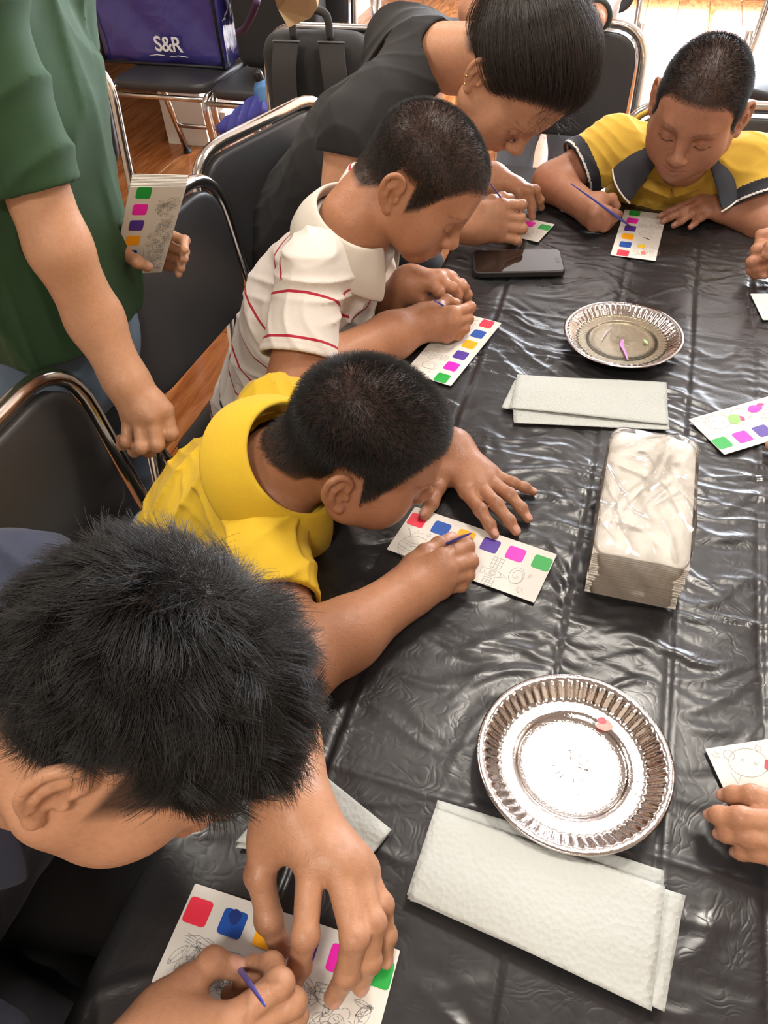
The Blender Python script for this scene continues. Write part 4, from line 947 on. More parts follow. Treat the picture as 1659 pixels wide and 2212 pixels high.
# facing +x is -90 degrees; the backrest top then stands at x - .275
chair(-.475, .515, -90, 'padded chair at the left picture edge, above the black-haired boy in front')
chair(-.560, 1.130, -93, 'padded chair under the boy in the striped shirt, beside the green-shirted man')
chair(-.554, 1.515, -108, 'padded chair with a pale tube rim behind the back of the woman in black')
chair(-.84, 2.02, 182, 'padded chair whose back carries the black backpack with two straps')
chair(-.265, 2.17, 180, 'empty padded chair between the woman in black and the far boy')
chair(.185, 1.610, 184, 'padded chair behind the boy in the mustard shirt')
chair(-1.80, 3.00, 180, 'padded chair holding the shiny purple-blue shopping bag')
chair(-1.36, 2.96, 178, 'padded chair holding the dark bag, right of the purple-blue shopping bag')
chair(-1.585, 1.66, 180, 'padded chair partly hidden behind the green shirt')
chair(-1.02, 3.66, 182, 'padded chair in the back row behind the backpack chair')
chair(-.34, 3.42, 180, 'padded chair in the back row under the seated person in jeans')
chair(.42, 3.28, 150, 'padded chair at the upper right corner')
chair(-.475, -.06, -90, 'padded chair that the boy in the navy shirt sits on, mostly outside the frame')
chair(.74, .44, 90, 'padded chair under the child at the lower right'); chair(.74, 1.16, 90, 'padded chair under the child at the upper right')

# ---- shiny shopping bag
def shopping_bag():
    M_B = mat('purple_blue_laminate', (.040, .035, .20), .16, Coat_Weight=.5); t = NT(M_B); t.bump(t.noise(9, 3, .5, t.coord(), .5), .02, .5); M_E = mat('black_piping', (.01, .01, .015), .5)
    x0, x1, yf, yb_, z0, z1 = -2.135, -1.605, 2.985, 3.20, .475, .93; e = empty('shopping_bag', ((x0 + x1) / 2, (yf + yb_) / 2, z0), 'shiny purple-blue shopping bag with white lettering standing on a chair', 'bag')
    n = 14; vs, fs = [], []
    ring = [(x0 + (x1 - x0) * k / n, yf) for k in range(n)] + [(x1, yf + (yb_ - yf) * k / 6) for k in range(6)] + [(x1 - (x1 - x0) * k / n, yb_) for k in range(n)] + [(x0, yb_ - (yb_ - yf) * k / 6) for k in range(6)]; m_ = len(ring)
    for j in range(11):
        z = z0 + (z1 - z0) * j / 10
        for k, (x, y) in enumerate(ring): cxm, cym = (x0 + x1) / 2, (yf + yb_) / 2; s_ = 1 + .03 * math.sin(j * .3) - .02 * (j / 10); vs.append((cxm + (x - cxm) * s_ + .006 * math.sin(j * 1.1 + k), cym + (y - cym) * (s_ - .10 * math.sin(math.pi * j / 10) * (1 if y < cym else .5)) + .005 * math.sin(k * .9 + j), z))
    for j in range(10):
        for k in range(m_): fs.append((j * m_ + k, j * m_ + (k + 1) % m_, (j + 1) * m_ + (k + 1) % m_, (j + 1) * m_ + k))
    fs.append(tuple(range(m_))[::-1]); put('bag_body', vs, fs, M_B, e)
    for x, y in ((x0, yf), (x1, yf)): MB().tube([(x, y - .003, z0 + .004), (x * 1.0 + (.004 if x < -2 else -.004), y - .006, (z0 + z1) / 2), (x, y - .002, z1)], .006, 8).put('piping', M_E, e)
    MB().tube([(x0, yf - .003, z0 + .005), (x1, yf - .003, z0 + .005)], .006, 8).put('piping', M_E, e)
    for y in (yf - .006, yb_ + .006): MB().tube(spline([(-2.02, y, z1 - .06), (-2.0, y, z1 + .14), (-1.90, y, z1 + .2), (-1.80, y, z1 + .14), (-1.78, y, z1 - .06)], 6), .008, 8).put('handle', M_E, e)
    cu = bpy.data.curves.new('txt', 'FONT'); cu.body = 'S&R'; cu.size = .074; cu.extrude = .0008; cu.space_character = .93; cu.offset = .0009
    to = bpy.data.objects.new('txt', cu); C.objects.link(to); bpy.context.view_layer.update(); me = bpy.data.meshes.new_from_object(to.evaluated_get(bpy.context.evaluated_depsgraph_get())); bpy.data.objects.remove(to)
    M_T = mat('white_print', (.80, .78, .80), .5); p0 = at(346, 112, .56); p0 = V(-1.885, yf - .0135, .530); R = Matrix(((1, 0, 0, 0), (0, 0, -1, 0), (0, 1, 0, 0), (0, 0, 0, 1))); me.transform(Matrix.Translation(Vector(p0) - Vector(e.location)) @ R); me.materials.append(M_T); link(bpy.data.objects.new('lettering', me), e)
    for i, (a, b_) in enumerate((((-1.92, .510), (-1.85, .514)), ((-1.83, .510), (-1.75, .512)))): mb = MB(); mb.tube([(a[0], yf - .010, a[1]), ((a[0] + b_[0]) / 2, yf - .012, a[1] + .006), (b_[0], yf - .011, b_[1])], .0016, 5); mb.put('print_line', M_T, e)
shopping_bag()
# ---- black backpacks
M_PACK = cloth_mat('black_canvas', (.017, .016, .016), 500); M_PACK2 = cloth_mat('charcoal_canvas', (.035, .032, .032), 420)
def backpack(c, label, w, h, d, deg, straps, m):
    e = empty('backpack', c, label, 'backpack'); a = math.radians(deg); R = np.array([[math.cos(a), -math.sin(a), 0], [math.sin(a), math.cos(a), 0], [0, 0, 1]]); Wp = lambda x, y, z: np.array(c) + R @ V(x, y, z)
    b = Body(); b.rbox(Wp(0, 0, h / 2), R, (w / 2, d / 2, h / 2), .06, .03); b.rbox(Wp(0, d * .28, h * .32), R, (w * .42, d * .35, h * .26), .04, .03); b.disp = folds(.006, 16, 5); p, F = b.mesh(.006); put('pack_body', relax(p, F, 2), F, m, e)
    for s_ in straps:
        P = spline([Wp(s_ * w * .20, -d * .50, h * .98), Wp(s_ * w * .23, -d * .66, h * .80), Wp(s_ * w * .26, -d * .66, h * .5), Wp(s_ * w * .32, -d * .60, h * .22), Wp(s_ * w * .40, -d * .50, h * .06)], 7); mb = MB(); vs = []
        for i, p in enumerate(P): sx = R @ V(.034, 0, 0); n_ = R @ V(0, -.007, 0); vs += [p - sx, p - sx + n_, p + sx + n_, p + sx]
        mb.add(vs, [(4 * i + k, 4 * i + (k + 1) % 4, 4 * i + 4 + (k + 1) % 4, 4 * i + 4 + k) for i in range(len(P) - 1) for k in range(4)] + [(0, 1, 2, 3), (4 * len(P) - 1, 4 * len(P) - 2, 4 * len(P) - 3, 4 * len(P) - 4)]); o = mb.put('shoulder_strap', M_PACK2, e, smooth=False); bevel(o, .003, 2)
    MB().tube(spline([Wp(-.05, -d * .3, h - .01), Wp(-.04, -d * .32, h + .05), Wp(.04, -d * .32, h + .05), Wp(.05, -d * .3, h - .01)], 5), .010, 8).put('grab_handle', M_PACK2, e)
    return e
backpack((-.875, 2.155, .475), 'black backpack with two wide straps leaning on a chair back behind the woman', .30, .375, .13, 4, (-1, 1), M_PACK)
b2 = backpack((-1.375, 3.05, .475), 'black backpack with a purple strap on the chair beside the shopping bag', .34, .46, .18, 0, (), M_PACK)
mb = MB(); mb.tube(spline([at(515, 70, .75), at(528, 62, .78), at(545, 30, .84), at(556, 0, .88)], 5), .010, 8); mb.put('strap', mat('purple_webbing', (.045, .015, .06), .7), b2)
# ---- kraft paper bag over the backpack
def kraft():
    M_K = mat('kraft_paper', (.52, .36, .20), .8); t = NT(M_K); t.bump(t.noise(22, 3, .6, t.coord()), .003, .4)
    F_ = [at(575, -60, 1.06), at(668, -60, 1.06), at(687, 18, .99), at(671, 40, .955), at(622, 62, .93), at(600, 20, .96)]; n = nrm(np.cross(F_[1] - F_[0], F_[4] - F_[0])); n = n if n[1] > 0 else -n; B_ = [p + n * .05 for p in F_]; k = len(F_)
    e = empty('paper_bag', np.mean(F_ + B_, 0), 'tan kraft paper bag lying tilted on top of the backpack', 'paper bag'); o = MB().add(F_ + B_, [tuple(range(k)), tuple(range(2 * k - 1, k - 1, -1))] + [(i, i + k, (i + 1) % k + k, (i + 1) % k) for i in range(k)]).put('bag_body', M_K, e, smooth=False); bevel(o, .003, 2)
kraft()
# ---- folded umbrella
def umbrella():
    a, b_, c_, d_ = V(-1.20, 2.74, .66), at(572, 195, .52), at(583, 225, .50), at(478, 285, .40); e = empty('folded_umbrella', c_, 'folded blue umbrella with a black handle behind the pale-rimmed chair', 'umbrella')
    ha, hb = at(553, 152, .59), at(570, 192, .535); MB().tube([ha, ha * .8 + hb * .2, hb], [.017, .018, .015], 12).put('handle', mat('glossy_black', (.01, .01, .01), .15), e)
    b = Body(); b.cap(at(570, 196, .530), at(585, 225, .50), .036, .042, .02); b.disp = folds(.004, 50, 6); p, F = b.mesh(.004); put('sleeve', relax(p, F, 1), F, M_SLEEVE, e)
    b = Body(); b.cap(at(568, 222, .50), at(480, 278, .41), .036, .022, .02); b.cap(at(575, 240, .49), at(500, 284, .41), .03, .02, .02); b.disp = folds(.005, 60, 7); p, F = b.mesh(.004); put('canopy', relax(p, F, 1), F, mat('violet_blue_nylon', (.05, .055, .30), .4), e)
M_SLEEVE = cloth_mat('denim_blue_sleeve', (.07, .19, .40), 400); umbrella()
# ------------------------------------------------------------------ people
def crop(x0, y0, x1, w):
    s = (x1 - x0) / w
    return lambda zx, zy, h: at(x0 + zx * s, y0 + zy * s, TZ + h / 100)
def nudge(o, du, dv):
    o = np.array(o, float); d = (o - CAM) @ CF; return o + (du * CR - dv * CU) * d / FPX
def turn(v, deg):
    v = np.array(v, float); a = math.radians(deg); k = CF; return v * math.cos(a) + np.cross(k, v) * math.sin(a) + k * (k @ v) * (1 - math.cos(a))
def person(loc, label): return empty('person', loc, label, 'person')
def upper_body(b, nb, sr, sl, hip, wr=.13, wd=.085, k=.035):
    """Torso under the clothes, from the neck base to the hips, shoulders included."""
    side = nrm(np.array(sl) - np.array(sr)); ch = np.array(nb) * .62 + np.array(hip) * .38
    b.ecap(np.array(nb) * .85 + np.array(hip) * .15, ch, side, (wr * .78, wd * .72), (wr * .85, wd * .85), k)
    b.ecap(ch, hip, side, (wr * .85, wd * .85), (wr * .85, wd * .8), k)
    b.cap(np.array(nb) * .8 + np.array(hip) * .2, sr, .05, .042, k); b.cap(np.array(nb) * .8 + np.array(hip) * .2, sl, .05, .042, k)
def legs(name, hip, side, fwd, parent, m, thigh=.34, shin=.36, r=.068, spread=.09, vox=.006, z_foot=.07, bent=True):
    b = Body(); side, fwd = nrm(side), nrm(fwd); hip = np.array(hip, float)
    b.ecap(hip + V(0, 0, .06), hip - V(0, 0, .02), side, (r * 1.9, r * 1.25), (r * 1.95, r * 1.3), .05)
    for s in (-1, 1):
        h = hip + side * s * spread * .8; kn = h + fwd * thigh + side * s * .03 + V(0, 0, .01); an = V(kn[0], kn[1], z_foot) + fwd * .02
        b.cap(h, kn, r, r * .78, .04); b.cap(kn, an, r * .76, r * .62, .03)
    b.disp = folds(.004, 30, 3); return cloth_object(name, b, vox, parent, m)[0]

M_YEL = cloth_mat('yellow_pique', (.70, .45, .016), 1100); M_YEL2 = cloth_mat('mustard_pique', (.66, .42, .05), 1100)
M_NAVY = cloth_mat('navy_cotton', (.020, .027, .055)); M_BLACKC = cloth_mat('black_crepe', (.010, .0095, .010), 700, sheen=.02)
M_GREEN = cloth_mat('green_cotton', (.017, .058, .020), 1000, sheen=.02); M_DENIM = cloth_mat('blue_denim', (.10, .15, .22), 900); M_DENIM_L = cloth_mat('pale_denim', (.30, .38, .48), 900)
M_DARK = cloth_mat('dark_trousers', (.016, .017, .022)); M_COLLAR = cloth_mat('charcoal_rib', (.026, .03, .042), 600); M_WHITEC = cloth_mat('white_rib', (.78, .76, .72), 600)
M_CREAMC = cloth_mat('cream_rib', (.74, .68, .60), 800)
# white shirt with thin red stripes: the stripe runs at set distances along the shirt, read from a vertex value
M_STRIPE = cloth_mat('striped_cotton', (.76, .71, .66), 1000)
_t = NT(M_STRIPE); _s = _t.attr('stripe', 'Fac'); _f = _t.math('FRACT', _t.math('MULTIPLY', _s, 1 / .062))
_on = _t.math('LESS_THAN', _f, .062); _t.color(_t.mix(_on, (.74, .69, .64, 1), (.42, .012, .035, 1)))
# yellow polo with a white and a green panel near the hem
_y = NT(M_YEL); _v = _y.attr('panel', 'Fac')
_c = _y.mix(_y.math('GREATER_THAN', _v, .5), _y.b.inputs['Base Color'].links[0].from_socket, (.72, .70, .66, 1)); _c = _y.mix(_y.math('GREATER_THAN', _v, 1.5), _c, (.05, .42, .04, 1)); _y.color(_c)
_m2 = NT(M_YEL2); _v2 = _m2.attr('panel', 'Fac')
_c2 = _m2.mix(_m2.math('GREATER_THAN', _v2, .5), _m2.b.inputs['Base Color'].links[0].from_socket, (.022, .024, .034, 1)); _c2 = _m2.mix(_m2.math('GREATER_THAN', _v2, 1.5), _c2, (.72, .70, .66, 1)); _m2.color(_c2)
def seg_t(p, a, b): a, b = np.array(a, float), np.array(b, float); ab = b - a; return ((p - a) @ ab) / (ab @ ab), np.linalg.norm((p - a) - np.clip(((p - a) @ ab) / (ab @ ab), 0, 1)[:, None] * ab, axis=1)

# ---------------- boy in the yellow polo, bent low over his card
def yellow_boy():
    T = (.34, .165, .092)
    H = Head(nudge([-.2491, .5887, .8603], 22, -18), [.855, .20, -.478], [.43, .10, .895], .875)
    nb = at(612, 1010, .835); sr = at(562, 1115, .795); sl = at(590, 900, .80); hip = V(-.565, .630, .53)
    me = person(hip, 'boy in a bright yellow polo shirt bent low with his face close to the card')
    b = Body(); build_head(b, H, 'RL'); b.cap(H.X(0, -.040, -.005), nb, .043, .050, .018); b.cap(H.X(0, -.02, -.045), nb + V(.01, 0, -.01), .032, .042, .012)
    upper_body(b, nb, sr, sl, hip, .12, .075)
    c3 = crop(890, 930, 1190, 1659); w3 = c3(470, 210, 2.3); el3 = at(770, 905, .775)
    build_hand(b, w3, dict(t=[c3(380, 520, 2.3), c3(310, 680, 2.0), c3(235, 865, 1.5), c3(150, 1010, .9)], i=[c3(650, 730, 2.6), c3(815, 950, 2.3), c3(925, 1125, 1.5), c3(985, 1240, .9)],
        m=[c3(800, 660, 2.8), c3(1010, 885, 2.5), c3(1160, 1080, 1.6), c3(1245, 1205, .9)], r=[c3(900, 580, 2.7), c3(1165, 770, 2.3), c3(1305, 930, 1.6), c3(1385, 1055, .9)],
        p=[c3(950, 510, 2.4), c3(1205, 630, 2.1), c3(1345, 680, 1.5), c3(1450, 735, .9)]), .95, (0, 0, 1))
    limb(b, [sl, el3, w3], [.043, .036, .026])
    c4 = crop(640, 1140, 1060, 1659); w4 = c4(930, 560, 3.6); el4 = c4(-110, 1260, 3.9)
    build_hand(b, w4, dict(t=[c4(1010, 330, 4.0), c4(1100, 220, 4.6), c4(1220, 150, 4.2), c4(1320, 95, 3.2)], i=[c4(1240, 260, 5.6), c4(1450, 165, 4.8), c4(1440, 120, 3.2), c4(1370, 110, 2.2)],
        m=[c4(1270, 350, 5.2), c4(1480, 290, 4.0), c4(1430, 250, 2.2), c4(1350, 230, 1.5)], r=[c4(1260, 440, 4.3), c4(1450, 400, 3.0), c4(1380, 360, 1.6), c4(1290, 340, 1.1)],
        p=[c4(1230, 520, 3.2), c4(1400, 490, 2.1), c4(1330, 450, 1.2), c4(1250, 430, 1.0)]), 1.0, (-.2, -.4, .9))
    limb(b, [sr, el4, c4(420, 915, 3.8), w4], [.043, .041, .035, .027])
    skin_object('body', b, .0017, me, T, [(H, HL_BUZZ, {})])
    buzz_hair('hair', H, b, HL_BUZZ, me, M_HAIR, 30000, .011, 3)
    s = Body(); side = nrm(sl - sr)
    s.ecap(nb * .9 + hip * .1, nb * .55 + hip * .45, side, (.088, .070), (.118, .092), .05); s.ecap(nb * .55 + hip * .45, hip, side, (.112, .084), (.116, .090), .05)
    for sh, el, f in ((sr, el4, .62), (sl, el3, .55)):
        s.cap(nb * .84 + hip * .16, sh, .050, .046, .035); s.cap(sh, sh + (el - sh) * .72, .048, .056, .03)
        s.cyl(sh + (el - sh) * f, sh + (el - sh) * 1.6, .10)
    ax = nrm(nb - hip); s.cyl(nb - ax * .004, nb + ax * .14, .066)
    f1 = folds(.008, 46, 4, (1, .5, 1)); f2 = folds(.0035, 90, 5); s.disp = lambda p: f1(p) + f2(p)
    s.shell(.009)
    o, p = cloth_object('shirt', s, .0026, me, M_YEL); d, _ = seg_t(p, nb, hip); set_val(o, 'panel', np.where(d > .93, 2, np.where(d > .80, 1, 0)))
    collar('collar', nb + ax * .008, ax + V(.25, 0, .1), (1, -.05, 0), .067, .064, M_YEL, me, .028, .056, .030, .24, .018) 
    legs('shorts', hip - V(0, 0, .04), side, (1, -.1, 0), me, M_DARK, .30, .30, .066)
    return H
# ---------------- boy in the striped shirt
def striped_boy():
    T = (.40, .19, .105)
    H = Head(nudge([-.3075, 1.0443, .961], 12, -6), [.762, -.087, -.641], [.647, .117, .753], .875)
    nb = at(764, 476, .923); sr = V(-.42, .925, .872); sl = V(-.42, 1.185, .88); hip = V(-.60, 1.07, .53)
    me = person(hip, 'boy in a white polo shirt with thin red stripes painting beside the woman in black')
    b = Body(); build_head(b, H, 'RL'); b.cap(H.X(0, -.040, -.005), nb, .043, .050, .018); b.cap(H.X(0, -.022, -.045), nb + V(.01, 0, -.02), .032, .042, .012)
    upper_body(b, nb, sr, sl, hip, .12, .075)
    c = crop(820, 570, 1040, 1659); w5 = c(470, 300, 5.2); el5 = at(790, 730, .67)
    build_hand(b, w5, dict(t=[c(560, 430, 4.6), c(600, 545, 3.8), c(720, 605, 3.3), c(850, 605, 2.8)], i=[c(800, 310, 6.0), c(975, 470, 5.0), c(1030, 560, 3.4), c(1020, 620, 2.2)],
        m=[c(955, 255, 6.0), c(1180, 400, 5.0), c(1270, 520, 3.2), c(1290, 620, 1.8)], r=[c(1090, 225, 5.5), c(1350, 380, 4.2), c(1430, 500, 2.6), c(1440, 600, 1.4)],
        p=[c(1170, 235, 4.8), c(1340, 330, 3.6), c(1400, 400, 2.4), c(1430, 470, 1.4)]), .98, (0, 0, 1))
    limb(b, [sl, el5, w5], [.043, .036, .027])
    w6 = c(690, 950, 3.5); el6 = at(640, 822, .772)
    build_hand(b, w6, dict(t=[c(850, 840, 4.6), c(960, 720, 5.2), c(1090, 600, 5.2), c(1240, 650, 4.4)], i=[c(1180, 800, 5.6), c(1470, 710, 4.8), c(1400, 730, 3.0), c(1290, 740, 2.4)],
        m=[c(1190, 940, 4.6), c(1430, 900, 3.4), c(1400, 880, 2.0), c(1300, 870, 1.5)], r=[c(1150, 1060, 3.5), c(1370, 1055, 2.4), c(1330, 1010, 1.4), c(1240, 990, 1.1)],
        p=[c(1090, 1170, 2.4), c(1280, 1165, 1.5), c(1260, 1120, 1.1), c(1180, 1100, 1.0)]), .98, (-.2, -.5, .8))
    limb(b, [sr, el6, c(200, 1180, 3.4), w6], [.045, .038, .034, .027])
    skin_object('body', b, .0019, me, T, [(H, HL_BUZZ, {'fade': .014})])
    buzz_hair('hair', H, b, HL_BUZZ, me, M_HAIR, 28000, .0065, 4, .00016)
    s = Body(); side = nrm(sl - sr); ch = nb * .55 + hip * .45
    s.ecap(nb * .88 + hip * .12, ch, side, (.095, .070), (.128, .094), .05); s.ecap(ch, hip - V(0, 0, .03), side, (.128, .094), (.135, .102), .05)
    for sh, el in ((sr, el6), (sl, el5)):
        s.cap(nb * .86 + hip * .14, sh, .050, .046, .04); s.cap(sh, sh + (el - sh) * .9, .048, .062, .02); s.cyl(sh + (el - sh) * .78, sh + (el - sh) * 1.7, .11)
    ax = nrm(nb - hip + V(.1, 0, .2)); s.cyl(nb - ax * .012, nb + ax * .14, .060)
    f1 = folds(.008, 42, 8, (.7, 1, .8)); f2 = folds(.0035, 85, 9); s.disp = lambda p: f1(p) + f2(p); s.shell(.009)
    o, p = cloth_object('shirt', s, .0028, me, M_STRIPE)
    tt, _ = seg_t(p, nb, hip); ta, da = seg_t(p, sr, el6); tb, db = seg_t(p, sl, el5); arm = (da < .085) & (ta > .12) & (p[:, 1] < sr[1] + .03); arml = (db < .085) & (tb > .12) & (p[:, 1] > sl[1] - .03)
    val = tt * np.linalg.norm(hip - nb) + .008 * np.sin(p[:, 1] * 30); val = np.where(arm, ta * np.linalg.norm(el6 - sr) + .012, val); val = np.where(arml, tb * np.linalg.norm(el5 - sl) + .012, val)
    val = val + .020; cuff = (arm & (ta > .70)) | (tt < .02) | (arml & (tb > .70)); set_val(o, 'stripe', np.where(cuff, .03, val))
    collar('collar', nb - ax * .010, ax, (1, 0, -.1), .062, .060, M_CREAMC, me, .022, .062, .020, .42, .022)
    legs('shorts', hip - V(0, 0, .05), side, (1, 0, 0), me, M_NAVY, .30, .30, .066)
    return H
# ---------------- woman in black
def woman():
    T = (.50, .26, .155)
    H = Head(nudge([-.2405, 1.4103, .9937], 8, -4), [.402, -.29, -.868], [.813, -.323, .484], .97, kid=False)
    nb = H.X(0, -.082, -.122); sr = at(765, 285, .94); sl = nb + V(-.12, .14, -.03); hip = V(-.82, 1.63, .54)
    me = person(hip, 'woman with tied-back dark hair and a black top leaning over the table to paint')
    b = Body(); build_head(b, H, 'RL'); b.cap(H.X(0, -.045, -.01), nb, .043, .050, .014); b.cap(H.X(0, -.02, -.045), nb + V(.02, 0, -.02), .034, .044, .012)
    upper_body(b, nb, sr, sl, hip, .145, .080, .025)
    c = crop(1000, 370, 1200, 1659); w7 = c(190, 1000, 4.6); el7 = at(735, 490, .80)
    build_hand(b, w7, dict(t=[c(330, 730, 6.8), c(520, 540, 7.6), c(700, 480, 7.2), c(840, 485, 6.2)], i=[c(690, 600, 7.4), c(1050, 605, 6.5), c(990, 600, 5.0), c(850, 580, 4.6)],
        m=[c(650, 800, 5.8), c(1030, 850, 4.6), c(980, 830, 3.2), c(850, 810, 2.8)], r=[c(660, 1000, 4.1), c(1065, 1030, 3.1), c(1000, 1010, 1.9), c(870, 1000, 1.6)],
        p=[c(640, 1170, 2.5), c(970, 1240, 1.6), c(920, 1220, 1.2), c(820, 1190, 1.1)]), 1.05, (-.2, -.8, .5))
    limb(b, [sr, el7, w7], [.048, .040, .028])
    w8 = c(500, 110, 7.4); el8 = at(940, 410, .82)
    build_hand(b, w8, dict(t=[c(600, 250, 6.5), c(690, 330, 5.8), c(790, 420, 5.0), c(860, 520, 4.0)], i=[c(780, 210, 7.2), c(1000, 360, 6.0), c(1040, 560, 4.0), c(1040, 690, 2.2)],
        m=[c(900, 230, 7.0), c(1180, 345, 6.0), c(1230, 640, 3.0), c(1235, 820, 1.0)], r=[c(1010, 260, 6.4), c(1300, 340, 5.0), c(1380, 520, 2.8), c(1405, 660, 1.0)],
        p=[c(1050, 285, 5.6), c(1250, 320, 4.2), c(1330, 400, 2.6), c(1360, 480, 1.2)]), 1.02, (0, -.3, .9))
    limb(b, [sl, el8, w8], [.046, .037, .027])
    HLW = [-.040, -.036, -.012, .032, .034, .010, .034, .064, .084, .090]
    skin_object('body', b, .0021, me, T, [(H, HLW, {'lipc': (.42, .07, .07), 'fade': .012})])
    tie = np.array([.012, -.118, .078])       # hair is drawn back from the hair line to the tie at the back of the head
    hb = Body(); hb.ell(H.X(0, -.016, .052), H.R, (.0795 * H.sc, .097 * H.sc, .0835 * H.sc), .02); hb.ell(H.X(.01, -.105, .085), H.R, (.034 * H.sc, .040 * H.sc, .036 * H.sc), .03)
    fr = Head(H.o, H.f, H.u, H.sc)
    hb.ell(H.X(0, .112, -.005), H.R, (.125 * H.sc, .074 * H.sc, .094 * H.sc), .012, '-')
    for m in (-1, 1): hb.ell(H.X(m * .092, -.016, -.004), H.R, (.040 * H.sc, .034 * H.sc, .044 * H.sc), .01, '-')
    hb.ell(H.X(0, -.06, -.085), H.R, (.10 * H.sc, .10 * H.sc, .055 * H.sc), .015, '-')
    p, F = hb.mesh(.0022); cap = put('hair', relax(p, F, 2), F, mat('dark_hair_mass', (.014, .0105, .009), .38), me)
    def fn(q, g, hf, rs, k):
        n = len(q); st = q + g * .006; lift = .006 + .007 * rs.rand(n); P = []
        end = tie + rs.normal(size=(n, 3)) * np.array([.014, .012, .014])
        for i in range(k):
            t = i / (k - 1); a = st * (1 - t) + end * t; c0 = np.array([0, -.012, .045]); v = a - c0
            rad = np.linalg.norm((st - c0), axis=1) * (1 - t) + np.linalg.norm(end - c0, axis=1) * t; v = v / np.linalg.norm(v, axis=1)[:, None]
            P.append(c0 + v * (rad + lift * math.sin(math.pi * min(1, t * 1.2 + .08)))[:, None])
        return np.stack(P, 1)
    long_hair('hair_strands', H, b, HLW, me, M_HAIR_B, 17000, 11, .00022, fn, 8)
    rs = np.random.RandomState(5); P = []      # loose ends of the tied tail and baby hair
    for i in range(420):
        a = tie + rs.normal(size=3) * .015; d = nrm(np.array([rs.normal() * .8, -1.0, .5 + rs.normal() * .5])); L = rs.uniform(.05, .11)
        P.append([a + d * L * t + np.array([0, 0, -.07]) * L * 6 * t * t * .3 + rs.normal(size=3) * .002 for t in np.linspace(0, 1, 7)])
    for i in range(60):
        a = np.array([rs.uniform(-.05, .055), .085 - rs.rand() * .02, .078 + rs.rand() * .02]); d = nrm(np.array([rs.normal() * .5, 1, rs.normal() * .6])); L = rs.uniform(.015, .05)
        P.append([a + d * L * t + np.array([0, .0, -.02]) * math.sin(t * 3) + rs.normal(size=3) * .0012 for t in np.linspace(0, 1, 7)])
    P = np.array(P); strands('loose_hair', me, M_HAIR_B, to_world(H, P.reshape(-1, 3)).reshape(-1, 7, 3), .0003)
    for (x, y, z) in ((.0885, -.013, -.025), (.0915, -.022, -.015)):
        mb = Body(); mb.ball(H.X(x, y, z), .0028); p, F = mb.mesh(.0007); put('earring', p, F, M_GOLD, me)
    s = Body(); side = nrm(sl - sr); ch = nb * .55 + hip * .45
    s.ecap(nb * .90 + hip * .10, ch, side, (.135, .082), (.152, .104), .05); s.ecap(ch, hip - V(.02, 0, .04), side, (.150, .100), (.165, .125), .06)
    for sh, el in ((sr, el7), (sl, el8)):
        s.cap(nb * .90 + hip * .10, sh, .066, .062, .04); s.cap(nb * .97 + hip * .03, sh * .7 + nb * .3, .050, .058, .04); s.cap(sh, sh + (el - sh) * .5, .056, .060, .03); s.cyl(sh + (el - sh) * .24, sh + (el - sh) * 1.8, .12)
    ax = nrm(nb - hip); s.cyl(nb - ax * .020 + V(.030, -.02, 0), nb + ax * .2 + V(.030, -.02, .02), .068)
    f1 = folds(.006, 30, 18, (.5, 1, .5)); f2 = folds(.002, 70, 19); s.disp = lambda p: f1(p) + f2(p)
    s.shell(.009); cloth_object('top', s, .0032, me, M_BLACKC)
    legs('trousers', hip - V(0, 0, .05), side, (1, -.35, 0), me, M_DARK, .40, .42, .078)
